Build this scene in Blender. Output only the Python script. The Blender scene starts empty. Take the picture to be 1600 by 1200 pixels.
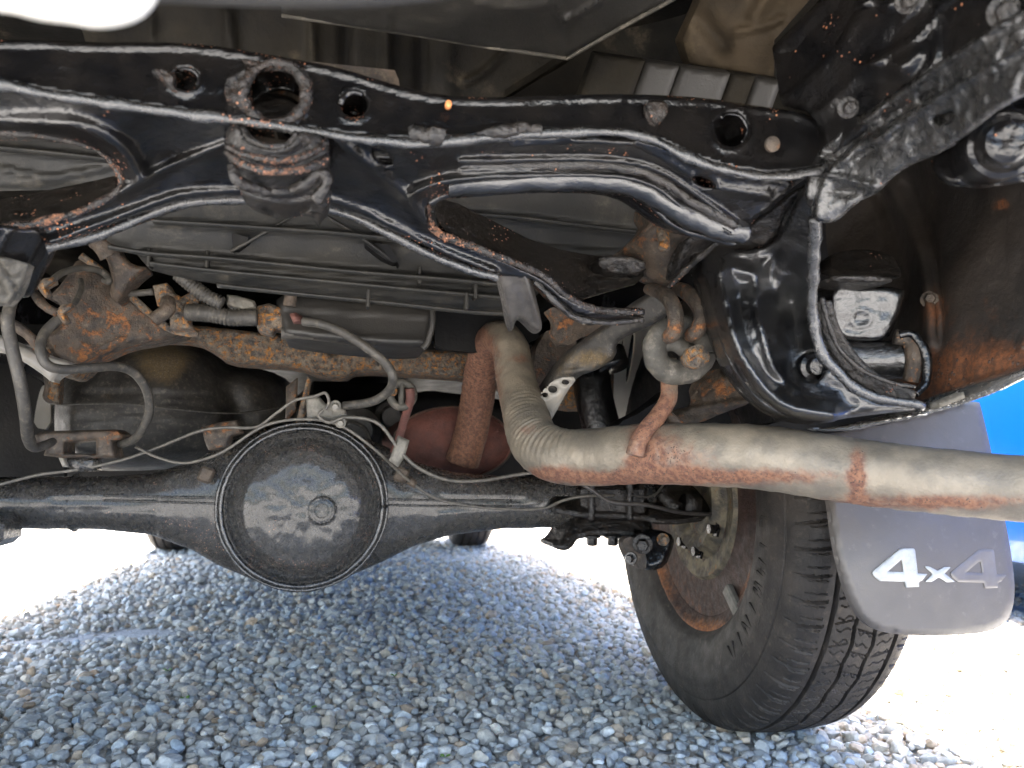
import bpy, math, random
import numpy as np
from mathutils import Vector, Matrix, noise as mnoise

random.seed(7); RNG = np.random.default_rng(7)
scene = bpy.context.scene
COL = scene.collection

# ------------------------------------------------------------------ camera
F_PX, YAW, PITCH, ROLL, CAM_H = 1235.0, 0.2119, 0.099, 0.0088, 0.4222
cam_data = bpy.data.cameras.new('camera')
cam_data.lens = F_PX / 1600 * 36
cam_data.sensor_width = 36
cam_data.clip_start = 0.02
cam_data.clip_end = 2000
cam_data.dof.use_dof = True
cam_data.dof.focus_distance = 0.95
cam_data.dof.aperture_fstop = 7.5
cam = bpy.data.objects.new('camera', cam_data)
cam_axes = Matrix.Rotation(-YAW, 3, 'Z') @ Matrix.Rotation(math.pi / 2 + PITCH, 3, 'X') @ Matrix.Rotation(ROLL, 3, 'Z')
cam.matrix_world = Matrix.Translation((0, 0, CAM_H)) @ cam_axes.to_4x4()
COL.objects.link(cam)
scene.camera = cam

# ------------------------------------------------------------------ sky, sun, exposure
SUN = Vector((-0.10, 0.16, 1.0)).normalized()          # towards the sun
elev = math.asin(SUN.z)
azim = math.atan2(SUN.x, SUN.y)
world = bpy.data.worlds.new('World')
scene.world = world
world.use_nodes = True
wn = world.node_tree
bg = wn.nodes['Background']
sky = wn.nodes.new('ShaderNodeTexSky')
sky.sky_type = 'NISHITA'
sky.sun_disc = False
sky.dust_density = 3.0
sky.ozone_density = 0.7
sky.sun_elevation = elev
sky.sun_rotation = azim
wn.links.new(sky.outputs[0], bg.inputs[0])
bg.inputs[1].default_value = 0.15
sd = bpy.data.lights.new('sun', 'SUN')
sd.energy = 5.0
sd.angle = math.radians(0.6)
sd.color = (1.0, 0.955, 0.89)
sun = bpy.data.objects.new('sun', sd)
sun.rotation_euler = (-SUN).to_track_quat('-Z', 'Y').to_euler()
sun.location = SUN * 20
COL.objects.link(sun)
scene.view_settings.view_transform = 'Standard'
scene.view_settings.look = 'None'
scene.view_settings.exposure = 3.15
scene.view_settings.gamma = 1.0
scene.view_settings.use_curve_mapping = False
scene.render.engine = 'CYCLES'
scene.cycles.max_bounces = 8
scene.cycles.diffuse_bounces = 5
scene.cycles.glossy_bounces = 4
scene.cycles.use_denoising = True
scene.cycles.caustics_reflective = False
scene.cycles.caustics_refractive = False

# ------------------------------------------------------------------ helpers
RT, UP, FW = (np.array(cam_axes.col[0]), np.array(cam_axes.col[1]), -np.array(cam_axes.col[2]))
YS = 1.052                                               # forward distances below are in units of 1.052 m
CAM = np.array([0, 0, CAM_H])

def ray(x, y):
    x = np.asarray(x, float)[..., None]; y = np.asarray(y, float)[..., None]
    return FW + (x - 800) / F_PX * RT + (600 - y) / F_PX * UP

def P(x, y, Y):
    """the place at forward distance Y (metres ahead of the lens) seen at photograph position x, y"""
    d = ray(x, y)
    return CAM + d * (np.asarray(Y, float)[..., None] * YS / d[..., 1:2])

def PZ(x, y, Z):
    d = ray(x, y); t = (Z - CAM_H) / d[..., 2:3]
    return CAM + d * t

def PX(x, y, X):
    d = ray(x, y); t = X / d[..., 0:1]
    return CAM + d * t

def px_of(v):
    p = v - CAM
    d = p @ FW
    return np.stack([800 + F_PX * (p @ RT) / d, 600 - F_PX * (p @ UP) / d], -1)

WL = {}

def mk(name, v, f, mat, parent=None, smooth=True, stain=None, label=None, attr=None):
    v = np.asarray(v, float).reshape(-1, 3)
    c = v.mean(0)
    me = bpy.data.meshes.new(name)
    me.from_pydata((v - c).tolist(), [], f if isinstance(f, list) else f.tolist())
    me.polygons.foreach_set('use_smooth', [smooth] * len(me.polygons))
    a = np.zeros(len(v))
    if attr is not None: a = a + attr
    if stain:
        q = px_of(v)
        for s in stain:
            x, y, r, k = s[:4]; ry = s[4] if len(s) > 4 else r
            a += k * np.exp(-(((q[:, 0] - x) / r) ** 2 + ((q[:, 1] - y) / ry) ** 2))
    if stain or attr is not None:
        at = me.attributes.new('stain', 'FLOAT', 'POINT'); at.data.foreach_set('value', a.astype(np.float32))
    if mat: me.materials.append(mat)
    me.update()
    o = bpy.data.objects.new(name, me)
    o.location = c
    COL.objects.link(o)
    WL[o] = Vector(c)
    if parent:
        o.parent = parent
        o.matrix_parent_inverse = Matrix.Translation(-WL[parent])
    if label: o['label'] = label
    return o

def thing(name, label, cat, loc=(0, 0, 0), group=None):
    o = bpy.data.objects.new(name, None)
    o.location = loc; o.empty_display_size = 0.1
    COL.objects.link(o); WL[o] = Vector(loc)
    o['label'] = label; o['category'] = cat
    if group: o['group'] = group
    return o

def cr(pts, n=8, closed=False):
    """Catmull-Rom through pts (any dimension)"""
    p = np.asarray(pts, float); m = len(p); out = []
    rng = range(m if closed else m - 1)
    for i in rng:
        if closed: a, b, c, d = p[(i - 1) % m], p[i], p[(i + 1) % m], p[(i + 2) % m]
        else: a, b, c, d = p[max(i - 1, 0)], p[i], p[i + 1], p[min(i + 2, m - 1)]
        for k in range(n):
            t = k / n
            out.append(.5 * (2 * b + (c - a) * t + (2 * a - 5 * b + 4 * c - d) * t * t + (3 * b - a - 3 * c + d) * t ** 3))
    if not closed: out.append(p[-1])
    return np.array(out)

def nz(v, s, seed=0.0):
    o = Vector((seed * 3.1, seed * 1.7, seed))
    return np.array([mnoise.noise(Vector(q) * s + o) for q in v])

def rings(pts, rad, seg, ell=(1, 1)):
    pts = np.asarray(pts, float); n = len(pts)
    t = np.gradient(pts, axis=0); t /= np.linalg.norm(t, axis=1)[:, None] + 1e-12
    u = np.cross(t[0], [0, 0, 1.0])
    if np.linalg.norm(u) < 1e-3: u = np.cross(t[0], [1.0, 0, 0])
    u /= np.linalg.norm(u)
    ang = np.arange(seg) * 2 * math.pi / seg
    V = []
    for i in range(n):
        u = u - t[i] * (u @ t[i]); u /= np.linalg.norm(u)
        w = np.cross(t[i], u)
        V.append(pts[i] + rad[i] * (np.cos(ang)[:, None] * u * ell[0] + np.sin(ang)[:, None] * w * ell[1]))
    return np.array(V)

def ring_faces(n, seg, off=0, cap=True):
    f = []
    for i in range(n - 1):
        for j in range(seg):
            k = (j + 1) % seg
            f.append([off + i * seg + j, off + i * seg + k, off + (i + 1) * seg + k, off + (i + 1) * seg + j])
    if cap:
        f.append([off + j for j in range(seg)][::-1]); f.append([off + (n - 1) * seg + j for j in range(seg)])
    return f

def tube(name, pts, r, mat, parent=None, seg=14, n=8, world_pts=False, lump=0, stain=None, ell=(1, 1), wr=None, label=None, straight=False):
    """pts: (x, y, Y) photograph position + forward distance, or world points; r metres, scalar or per point"""
    p = np.asarray(pts, float)
    rr = np.full(len(p), r) if np.isscalar(r) else np.asarray(r, float)
    w = p if world_pts else P(p[:, 0], p[:, 1], p[:, 2])
    q = np.c_[w, rr]
    if not straight: q = cr(q, n)
    V = rings(q[:, :3], q[:, 3], seg, ell)
    if wr:      # wrinkles pressed into the inside of a bend: (x, y, spread, depth, pitch)
        flat = V.reshape(-1, 3); pp = px_of(flat); c = np.repeat(q[:, :3], seg, 0)
        L = np.repeat(np.r_[0, np.cumsum(np.linalg.norm(np.diff(q[:, :3], axis=0), axis=1))], seg)
        for (x, y, s, h, pitch) in wr:
            m = np.exp(-((pp[:, 0] - x) ** 2 + (pp[:, 1] - y) ** 2) / s ** 2)
            flat += (flat - c) / (np.linalg.norm(flat - c, axis=1)[:, None] + 1e-9) * (m * h * np.sin(L / pitch * 2 * math.pi))[:, None]
        V = flat.reshape(V.shape)
    V = V.reshape(-1, 3)
    if lump:
        c = np.repeat(q[:, :3], seg, 0)
        V = V + (V - c) / (np.linalg.norm(V - c, axis=1)[:, None] + 1e-9) * (lump * (nz(V, 70) + .6 * nz(V, 190, 2)))[:, None]
    o = mk(name, V, ring_faces(len(q), seg), mat, parent, True, stain, label)
    return o

def basis(d):
    d = np.asarray(d, float); d /= np.linalg.norm(d)
    a = np.array([0, 0, 1.0]) if abs(d[2]) < .9 else np.array([1.0, 0, 0])
    u = np.cross(a, d); u /= np.linalg.norm(u)
    return d, u, np.cross(d, u)

def lathe_vf(o, d, prof, seg=40, sx=1, sy=1, off=0, closed_prof=False):
    """profile (t along d, radius) turned about the axis"""
    d, u, w = basis(d); o = np.asarray(o, float)
    ang = np.arange(seg) * 2 * math.pi / seg
    V = [o + d * t + (np.cos(ang)[:, None] * u * sx + np.sin(ang)[:, None] * w * sy) * max(r, 1e-5) for t, r in prof]
    return np.array(V).reshape(-1, 3), ring_faces(len(prof), seg, off, cap=not closed_prof)

def lathe(name, o, d, prof, mat, parent=None, seg=40, sx=1, sy=1, lump=0, stain=None, label=None, fine=0):
    pr = np.asarray(prof, float)
    if fine:
        out = []
        for i in range(len(pr) - 1):
            for k in range(fine): out.append(pr[i] + (pr[i + 1] - pr[i]) * k / fine)
        out.append(pr[-1]); pr = np.array(out)
    V, f = lathe_vf(o, d, pr, seg, sx, sy)
    if lump: V = V + np.asarray(basis(d)[0]) * (lump * (nz(V, 60) + .6 * nz(V, 160, 3)))[:, None]
    ob = mk(name, V, f, mat, parent, True, stain, label)
    return auto(ob)

def auto(o, deg=38):
    me = o.data
    try: me.set_sharp_from_angle(angle=math.radians(deg))
    except Exception: pass
    return o

def bolt_vf(o, d, r, h, off=0):
    V, f = lathe_vf(o, d, [(0, r), (h * .8, r), (h, r * .82)], 6, off=off)
    return V, f

def bolt(name, x, y, Y, r, h, mat, parent, d=(0, -1, -.25), washer=True, stain=None):
    o = P(x, y, Y); dd = basis(d)[0]
    if washer:
        V, f = lathe_vf(o - dd * .001, d, [(0, r * 1.55), (h * .22, r * 1.55), (h * .28, r * 1.45)], 16)
        V2, f2 = lathe_vf(o + dd * h * .2, d, [(0, r), (h * .75, r), (h, r * .8)], 6, off=len(V))
        V = np.r_[V, V2]; f = f + f2
    else: V, f = bolt_vf(o, d, r, h)
    return auto(mk(name, V, f, mat, parent, True, stain))

def chaikin(p, k, closed=True):
    p = np.asarray(p, float)
    for _ in range(k):
        if closed:
            q = np.roll(p, -1, 0)
            p = np.stack([.75 * p + .25 * q, .25 * p + .75 * q], 1).reshape(-1, p.shape[1])
        else:
            a, b = p[:-1], p[1:]
            m = np.stack([.75 * a + .25 * b, .25 * a + .75 * b], 1).reshape(-1, p.shape[1])
            p = np.r_[p[:1], m, p[-1:]]
    return p

def seg_dist(q, poly, closed=True):
    a = poly; b = np.roll(poly, -1, 0)
    if not closed: a, b = poly[:-1], poly[1:]
    best = np.full(len(q), 1e9); near = np.zeros((len(q), 2))
    for s, e in zip(a, b):
        d = e - s; L = d @ d
        if L < 1e-9: continue
        t = np.clip((q - s) @ d / L, 0, 1); c = s + t[:, None] * d
        dd = ((q - c) ** 2).sum(1); m = dd < best
        best[m] = dd[m]; near[m] = c[m]
    return np.sqrt(best), near

def inside(q, poly):
    a = poly; b = np.roll(poly, -1, 0); r = np.zeros(len(q), bool)
    for s, e in zip(a, b):
        if s[1] == e[1]: continue
        c = ((s[1] > q[:, 1]) != (e[1] > q[:, 1])) & (q[:, 0] < (e[0] - s[0]) * (q[:, 1] - s[1]) / (e[1] - s[1]) + s[0])
        r ^= c
    return r

def tps(ctrl):
    c = np.asarray(ctrl, float); xy, z = c[:, :2] / 300, c[:, 2]; n = len(c)
    def U(r2): return r2 * np.log(r2 + 1e-9) * .5
    A = np.zeros((n + 3, n + 3))
    A[:n, :n] = U(((xy[:, None] - xy[None]) ** 2).sum(-1)) + np.eye(n) * 1e-3
    A[:n, n] = 1; A[:n, n + 1:] = xy; A[n, :n] = 1; A[n + 1:, :n] = xy.T
    w = np.linalg.lstsq(A, np.r_[z, 0, 0, 0], rcond=None)[0]
    def f(x, y):
        q = np.stack([x, y], -1) / 300
        return U(((q[:, None] - xy[None]) ** 2).sum(-1)) @ w[:n] + w[n] + q @ w[n + 1:]
    return f

def plate(name, outline, ctrl, mat, parent=None, holes=(), step=6, sm=2, hsm=2, fillet=None, lips=(), ridges=(), thick=(0, .004, 0),
          lump=0, stain=None, edge=0, label=None, plane=None):
    """a pressed sheet part: its outline stands at the real distances given by ctrl (x, y, Y), with rolled edges, beads, ridges, holes
    and thickness. plane=('Z', z) or ('X', x) lays it on that plane instead of ctrl."""
    out = chaikin(outline, sm) if sm else np.asarray(outline, float)
    hs = [chaikin(h, hsm) if hsm else np.asarray(h, float) for h in holes]
    lo, hi = out.min(0), out.max(0)
    nx, ny = [max(2, int(math.ceil((hi[k] - lo[k]) / step)) + 1) for k in (0, 1)]
    gx = np.linspace(lo[0], hi[0], nx); gy = np.linspace(lo[1], hi[1], ny)
    X, Y = np.meshgrid(gx, gy); q = np.stack([X.ravel(), Y.ravel()], -1)
    cx = (X[:-1, :-1] + X[1:, 1:]) / 2; cy = (Y[:-1, :-1] + Y[1:, 1:]) / 2
    cc = np.stack([cx.ravel(), cy.ravel()], -1)
    ok = inside(cc, out)
    for h in hs: ok &= ~inside(cc, h)
    idx = np.arange(nx * ny).reshape(ny, nx)
    F = np.stack([idx[:-1, :-1].ravel(), idx[:-1, 1:].ravel(), idx[1:, 1:].ravel(), idx[1:, :-1].ravel()], 1)[ok]
    E = np.concatenate([F[:, [0, 1]], F[:, [1, 2]], F[:, [2, 3]], F[:, [3, 0]]])
    key = {}
    for a, b in E.tolist(): key[(a, b)] = 1
    bd = [(a, b) for (a, b) in key if (b, a) not in key]
    d, near = seg_dist(q, out)
    for h in hs:
        d2, n2 = seg_dist(q, h); m = d2 < d; d[m] = d2[m]; near[m] = n2[m]
    bv = np.unique(np.array(bd).ravel())
    q[bv] = near[bv]; d[bv] = 0
    used = np.unique(F); remap = -np.ones(nx * ny, int); remap[used] = np.arange(len(used))
    q = q[used]; d = d[used]; F = remap[F]; bd = [(remap[a], remap[b]) for a, b in bd]
    if plane:
        w = (PZ if plane[0] == 'Z' else PX)(q[:, 0], q[:, 1], plane[1]); base = w[:, 1]
    else: base = tps(ctrl)(q[:, 0], q[:, 1])
    rel = np.zeros(len(q))
    if fillet:
        s = np.clip(d / fillet[0], 0, 1); rel -= fillet[1] * (1 - np.sqrt(np.clip(1 - (1 - s) ** 2, 0, 1)))
    for (o_, w_, h_) in lips: rel += h_ * np.exp(-((d - o_) / w_) ** 2)
    for rd in ridges:
        pts, w_, h_ = rd
        rd_, _ = seg_dist(q, cr(pts, 6), closed=False)
        rel += h_ * np.exp(-(rd_ / w_) ** 2)
    w = P(q[:, 0], q[:, 1], base - rel)
    if lump:
        n_ = lump * (nz(w, 45) + .6 * nz(w, 120, 2) + .35 * nz(w, 260, 5)) * np.clip(d / 6, .3, 1)
        w = P(q[:, 0], q[:, 1], base - rel - n_)
    t = np.asarray(thick, float); n = len(w)
    faces = F[:, ::-1].tolist()
    V = [w, w + t]; faces += (F + n).tolist()
    att = edge * np.exp(-d / 7)
    A = [att, att]
    # rim wall on its own vertices
    ba = np.array([a for a, b in bd]); bb = np.array([b for a, b in bd]); m = len(bd); o0 = 2 * n
    V += [w[ba], w[bb], w[bb] + t, w[ba] + t]; A += [att[ba]] * 4
    k = np.arange(m)
    faces += np.stack([o0 + k, o0 + m + k, o0 + 2 * m + k, o0 + 3 * m + k], 1).tolist()
    return mk(name, np.concatenate(V), faces, mat, parent, True, stain, label, attr=np.concatenate(A) if edge else None)

def box_vf(c, s, rot=None, bev=.0, off=0):
    """box of size s with chamfered edges"""
    c = np.asarray(c, float); h = np.asarray(s, float) / 2; b = min(bev, h.min() * .9)
    V = []; 
    import itertools
    for sx, sy, sz in itertools.product((-1, 1), repeat=3):
        for k in range(3):
            v = np.array([sx * h[0], sy * h[1], sz * h[2]])
            for j in range(3):
                if j != k: v[j] -= (sx, sy, sz)[j] * b
            V.append(v)
    V = np.array(V)
    def I(sx, sy, sz, k): return ((sx > 0) * 4 + (sy > 0) * 2 + (sz > 0)) * 3 + k
    f = []
    for s1 in (-1, 1):
        f.append([I(s1, -1, -1, 0), I(s1, 1, -1, 0), I(s1, 1, 1, 0), I(s1, -1, 1, 0)])
        f.append([I(-1, s1, -1, 1), I(1, s1, -1, 1), I(1, s1, 1, 1), I(-1, s1, 1, 1)])
        f.append([I(-1, -1, s1, 2), I(1, -1, s1, 2), I(1, 1, s1, 2), I(-1, 1, s1, 2)])
        for s2 in (-1, 1):
            f.append([I(-1, s1, s2, 1), I(1, s1, s2, 1), I(1, s1, s2, 2), I(-1, s1, s2, 2)])
            f.append([I(s1, -1, s2, 0), I(s1, 1, s2, 0), I(s1, 1, s2, 2), I(s1, -1, s2, 2)])
            f.append([I(s1, s2, -1, 0), I(s1, s2, 1, 0), I(s1, s2, 1, 1), I(s1, s2, -1, 1)])
    for sx, sy, sz in itertools.product((-1, 1), repeat=3): f.append([I(sx, sy, sz, k) for k in range(3)])
    if rot is not None: V = V @ np.asarray(rot.to_matrix()).T if hasattr(rot, 'to_matrix') else V @ np.asarray(rot).T
    return V + c, [[off + i for i in a] for a in f]

def fix_normals(o):
    import bmesh
    bm = bmesh.new(); bm.from_mesh(o.data); bmesh.ops.recalc_face_normals(bm, faces=bm.faces); bm.to_mesh(o.data); bm.free()
    return o

def box(name, c, s, mat, parent=None, rot=None, bev=.003, stain=None, label=None):
    V, f = box_vf(c, s, rot, bev)
    return fix_normals(mk(name, V, f, mat, parent, False, stain, label))

def join(name, lst, mat, parent=None, smooth=True, stain=None, label=None, fix=False):
    V = []; Fs = []; o = 0
    for v, f in lst:
        V.append(np.asarray(v)); Fs += [[i + o for i in a] for a in f]; o += len(v)
    ob = mk(name, np.concatenate(V), Fs, mat, parent, smooth, stain, label)
    return fix_normals(ob) if fix else ob

# ------------------------------------------------------------------ materials
def material(name, c1, c2=None, cs=25, rough=(.4, .6), metal=0.0, bump=(), rust=None, dust=None, specks=None, spec=.5, coat=0, attr_col=None, soft=None):
    """c1/c2 mixed by noise; bump=[(scale, distance)]; rust=(col_a, col_b, amount, scale); dust=(col, amount, scale); specks=(col, amount, scale)"""
    m = bpy.data.materials.new(name); m.use_nodes = True
    nt = m.node_tree; N = nt.nodes; L = nt.links; b = N['Principled BSDF']
    tc = N.new('ShaderNodeTexCoord').outputs['Object']
    def noise(s, det=6, r=.6, dist=0, off=0):
        n = N.new('ShaderNodeTexNoise'); n.inputs['Scale'].default_value = s; n.inputs['Detail'].default_value = det
        n.inputs['Roughness'].default_value = r; n.inputs['Distortion'].default_value = dist
        if off:
            mp = N.new('ShaderNodeMapping'); mp.inputs['Location'].default_value = (off, off * .7, off * 1.3); L.new(tc, mp.inputs[0]); L.new(mp.outputs[0], n.inputs[0])
        else: L.new(tc, n.inputs[0])
        return n.outputs[0]
    def ramp(v, lo, hi, a=0.0, z=1.0):
        r = N.new('ShaderNodeMapRange'); r.interpolation_type = 'SMOOTHSTEP'
        L.new(v, r.inputs[0]); r.inputs[1].default_value = lo; r.inputs[2].default_value = hi; r.inputs[3].default_value = a; r.inputs[4].default_value = z
        return r.outputs[0]
    def mth(op, a, c):
        k = N.new('ShaderNodeMath'); k.operation = op
        for i, v in enumerate((a, c)):
            if isinstance(v, (int, float)): k.inputs[i].default_value = v
            else: L.new(v, k.inputs[i])
        return k.outputs[0]
    def mix(f, a, c):
        k = N.new('ShaderNodeMix'); k.data_type = 'RGBA'
        if isinstance(f, (int, float)): k.inputs[0].default_value = f
        else: L.new(f, k.inputs[0])
        for i, v in ((6, a), (7, c)):
            if isinstance(v, tuple): k.inputs[i].default_value = (*v, 1)
            else: L.new(v, k.inputs[i])
        return k.outputs[2]
    col = mix(ramp(noise(cs), .35, .65), c1, c2 or c1)
    if attr_col:
        at = N.new('ShaderNodeAttribute'); at.attribute_name = attr_col
        k = N.new('ShaderNodeMix'); k.data_type = 'RGBA'; k.blend_type = 'MULTIPLY'; k.inputs[0].default_value = 1
        L.new(col, k.inputs[6]); L.new(at.outputs['Color'], k.inputs[7]); col = k.outputs[2]
    rg = ramp(noise(cs * 1.7, off=3), .3, .7, rough[0], rough[1])
    hts = []
    if dust:
        f = ramp(noise(dust[2], 8, .7, off=5), .62 - dust[1], .85 - dust[1] * .6)
        col = mix(mth('MULTIPLY', f, .85), col, dust[0]); rg = mth('MAXIMUM', rg, mth('MULTIPLY', f, .85))
    st = N.new('ShaderNodeAttribute'); st.attribute_name = 'stain'; stv = st.outputs['Fac']
    if soft:
        sf_ = ramp(mth('ADD', mth('MULTIPLY', stv, .55), mth('MULTIPLY', mth('SUBTRACT', noise(soft[2], 9, .72, .3, off=6), .5), .9)), .12, .62)
        col = mix(mth('MULTIPLY', sf_, .9), col, mix(ramp(noise(soft[2] * 2.3, 8, .7), .38, .62), soft[0], soft[1])); rg = mth('MAXIMUM', rg, mth('MULTIPLY', sf_, .8))
    rf = None
    if rust:
        ra, rb, am, sc = rust
        v = mth('ADD', noise(sc, 10, .68, .4, off=8), mth('MULTIPLY', stv, .12))
        rf = ramp(v, .69 - am, .80 - am * .9)
        rc = mix(ramp(noise(sc * 3.1, 8, .75, off=2), .38, .62), ra, rb)
        col = mix(rf, col, rc); rg = mix(rf, rg, (.85, .85, .85))
        hts.append((mth('MULTIPLY', rf, noise(sc * 6, 6, .7)), .0012))
    if specks:
        cl, am, sc = specks
        vo = N.new('ShaderNodeTexVoronoi'); vo.inputs['Scale'].default_value = sc; L.new(tc, vo.inputs[0])
        sepc = N.new('ShaderNodeSeparateColor'); L.new(vo.outputs['Color'], sepc.inputs[0])
        near = ramp(vo.outputs['Distance'], .18, .34, 1, 0)
        pick = mth('ADD', mth('ADD', ramp(noise(sc * .09, 4, .6, off=11), .45, .75), mth('MULTIPLY', stv, .95)), am - .9)
        sf = mth('MULTIPLY', near, mth('GREATER_THAN', pick, mth('MULTIPLY', sepc.outputs[0], 1.0)))
        sc2 = mix(sepc.outputs[1], cl, (cl[0] * .4, cl[1] * .35, cl[2] * .4))
        col = mix(sf, col, sc2); rg = mix(sf, rg, (.8, .8, .8))
        hts.append((sf, .0006))
    for s, dd in bump: hts.append((noise(s, 5, .6, .3, off=s * .01), dd))
    prev = None
    for h, dd in hts:
        bn = N.new('ShaderNodeBump'); bn.inputs['Strength'].default_value = 1.0; bn.inputs['Distance'].default_value = dd
        L.new(h, bn.inputs['Height'])
        if prev: L.new(prev, bn.inputs['Normal'])
        prev = bn.outputs[0]
    if prev: L.new(prev, b.inputs['Normal'])
    L.new(col, b.inputs['Base Color']); L.new(rg, b.inputs['Roughness'])
    if metal:
        if rf is not None: L.new(mth('MULTIPLY', mth('SUBTRACT', 1.0, rf), metal), b.inputs['Metallic'])
        else: b.inputs['Metallic'].default_value = metal
    b.inputs['Specular IOR Level'].default_value = spec
    b.inputs['Coat Weight'].default_value = coat
    if coat: b.inputs['Coat Roughness'].default_value = .12
    return m

RO, RB = (.30, .115, .05), (.12, .05, .028)
M = {}
M['black'] = material('black_chassis_paint', (.004, .004, .0045), (.009, .008, .0075), 30, (.07, .19), bump=((40, .0030), (140, .0005), (600, .0002)),
                      rust=((.30, .12, .055), (.05, .022, .015), -.05, 190), specks=((.70, .27, .12), .10, 330), spec=.5)
M['black_rough'] = material('black_crusted_paint', (.006, .0055, .005), (.020, .016, .013), 90, (.08, .24), bump=((80, .0048), (260, .0016), (700, .0005)),
                            rust=((.30, .13, .06), (.05, .025, .016), -.05, 210), specks=((.66, .28, .14), .26, 350), spec=.55)
M['black_smooth'] = material('black_gloss_paint', (.004, .004, .0045), (.008, .0075, .007), 20, (.10, .22), bump=((38, .0034), (150, .0010), (600, .0006)),
                             rust=((.28, .11, .05), RB, -.10, 140), specks=((.6, .24, .11), -.1, 260), spec=.7, coat=.5)
M['gloss'] = material('wet_gloss_paint', (.005, .005, .005), (.014, .012, .010), 60, (.16, .34), bump=((110, .0026), (420, .0012), (900, .0004)),
                      rust=((.30, .13, .06), (.06, .03, .02), -.06, 200), specks=((.62, .27, .14), .04, 330), spec=.9, coat=.55)
M['axle'] = material('axle_paint', (.006, .0055, .005), (.030, .025, .019), 130, (.15, .34), bump=((100, .0030), (330, .0030), (900, .0014)),
                     rust=((.30, .15, .08), (.07, .035, .022), -.02, 150), dust=((.16, .135, .10), .07, 150), specks=((.50, .27, .16), .34, 360), spec=.9, coat=.5)
M['plastic'] = material('dusty_black_plastic', (.016, .016, .015), (.030, .028, .024), 9, (.42, .6), bump=((300, .0005),), spec=.3,
                        dust=((.11, .095, .073), .10, 20), specks=((.17, .145, .11), -.05, 300))
M['tank'] = material('dusty_tank', (.018, .0165, .0155), (.036, .033, .029), 22, (.4, .65), bump=((160, .0008), (500, .0008)),
                     soft=((.15, .105, .048), (.085, .062, .036), 110), dust=((.15, .13, .10), .13, 130), specks=((.27, .23, .17), .15, 400))
M['rust'] = material('flaking_rust', (.17, .13, .090), (.040, .036, .034), 110, (.7, .9), bump=((60, .006), (200, .004), (500, .002)),
                     rust=((.50, .22, .040), (.19, .070, .024), .19, 130), dust=((.24, .22, .18), .14, 120), specks=((.60, .36, .09), .35, 330))
M['rust_frame'] = material('rust_blushed_frame', (.024, .019, .015), (.070, .050, .034), 50, (.5, .8), bump=((120, .0018), (420, .0014)),
                           rust=((.29, .115, .034), (.12, .050, .022), .12, 70), dust=((.17, .14, .10), .10, 120), specks=((.36, .19, .08), .15, 360))
M['rust_red'] = material('red_rust', (.15, .055, .040), (.085, .034, .027), 28, (.6, .85), bump=((220, .0018), (600, .0010)),
                         rust=((.25, .10, .06), (.18, .065, .042), .06, 120), specks=((.45, .26, .16), .15, 300))
M['pipe'] = material('weathered_exhaust', (.190, .164, .128), (.095, .088, .076), 75, (.36, .6), metal=.25, bump=((380, .0014), (130, .0008), (900, .0006)),
                     soft=((.23, .108, .050), (.095, .038, .022), 85), dust=((.26, .22, .165), .06, 200), specks=((.055, .050, .044), .42, 520))

M['rubber'] = material('grey_rubber', (.034, .031, .025), (.062, .056, .045), 50, (.6, .8), bump=((260, .0008),), dust=((.22, .19, .15), .12, 60))
M['hose'] = material('dusty_hose', (.024, .022, .019), (.046, .041, .034), 60, (.5, .7), bump=((320, .0006),), dust=((.13, .112, .085), .14, 120))
M['cable'] = material('cable', (.10, .09, .074), (.06, .054, .046), 120, (.4, .6), bump=((700, .0003),), dust=((.24, .21, .165), .1, 200))
M['blackline'] = material('black_line', (.03, .027, .025), (.05, .045, .04), 80, (.3, .5), bump=((500, .0004),))
M['tyre'] = material('tyre_rubber', (.018, .0155, .0135), (.036, .030, .025), 20, (.5, .72), bump=((260, .0008), (900, .0004)),
                     dust=((.11, .086, .064), .09, 90), specks=((.30, .25, .18), .05, 300), spec=.35)
M['flap'] = material('mud_flap_rubber', (.062, .054, .048), (.080, .070, .062), 6, (.38, .55), bump=((500, .00012), (30, .0006)), dust=((.13, .115, .10), .07, 70),
                     specks=((.03, .027, .024), .10, 150))
M['silver'] = material('silver_emblem', (.30, .305, .295), (.38, .38, .36), 60, (.35, .5), metal=.2, bump=((900, .0001),), dust=((.24, .225, .19), .12, 200))
M['ghost'] = material('worn_emblem', (.125, .113, .105), (.100, .089, .082), 30, (.3, .45), bump=((500, .0001),))
M['floor'] = material('underbody_floor', (.008, .0072, .006), (.022, .0185, .013), 8, (.6, .85), spec=.15, bump=((200, .0008),), dust=((.16, .125, .08), .04, 10), specks=((.2, .17, .12), .0, 200))
M['floor_tan'] = material('dusty_floor', (.022, .018, .013), (.062, .046, .029), 9, (.6, .85), spec=.15, bump=((200, .0008),), dust=((.15, .115, .072), .10, 14), specks=((.04, .03, .02), .0, 200))
M['grey'] = material('grey_undershield', (.017, .016, .0145), (.029, .0265, .023), 10, (.45, .6), bump=((380, .0004),), dust=((.08, .07, .057), .08, 20), specks=((.25, .22, .18), -.2, 200))
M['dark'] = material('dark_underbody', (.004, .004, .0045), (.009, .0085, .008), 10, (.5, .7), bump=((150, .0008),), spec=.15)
M['fender'] = material('rusty_inner_fender', (.012, .0100, .0085), (.030, .023, .018), 7, (.5, .75), bump=((160, .0009), (25, .001)),
                       soft=((.20, .072, .026), (.075, .032, .016), 60), dust=((.10, .085, .07), .04, 60), specks=((.12, .09, .07), .0, 160))
M['white'] = material('pale_paint_and_gap_light', (.28, .265, .235), (.22, .205, .18), 12, (.3, .5), bump=((100, .0003),), dust=((.26, .21, .15), .08, 50))  # body paint, also used for the daylight in the gap sliver
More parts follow.
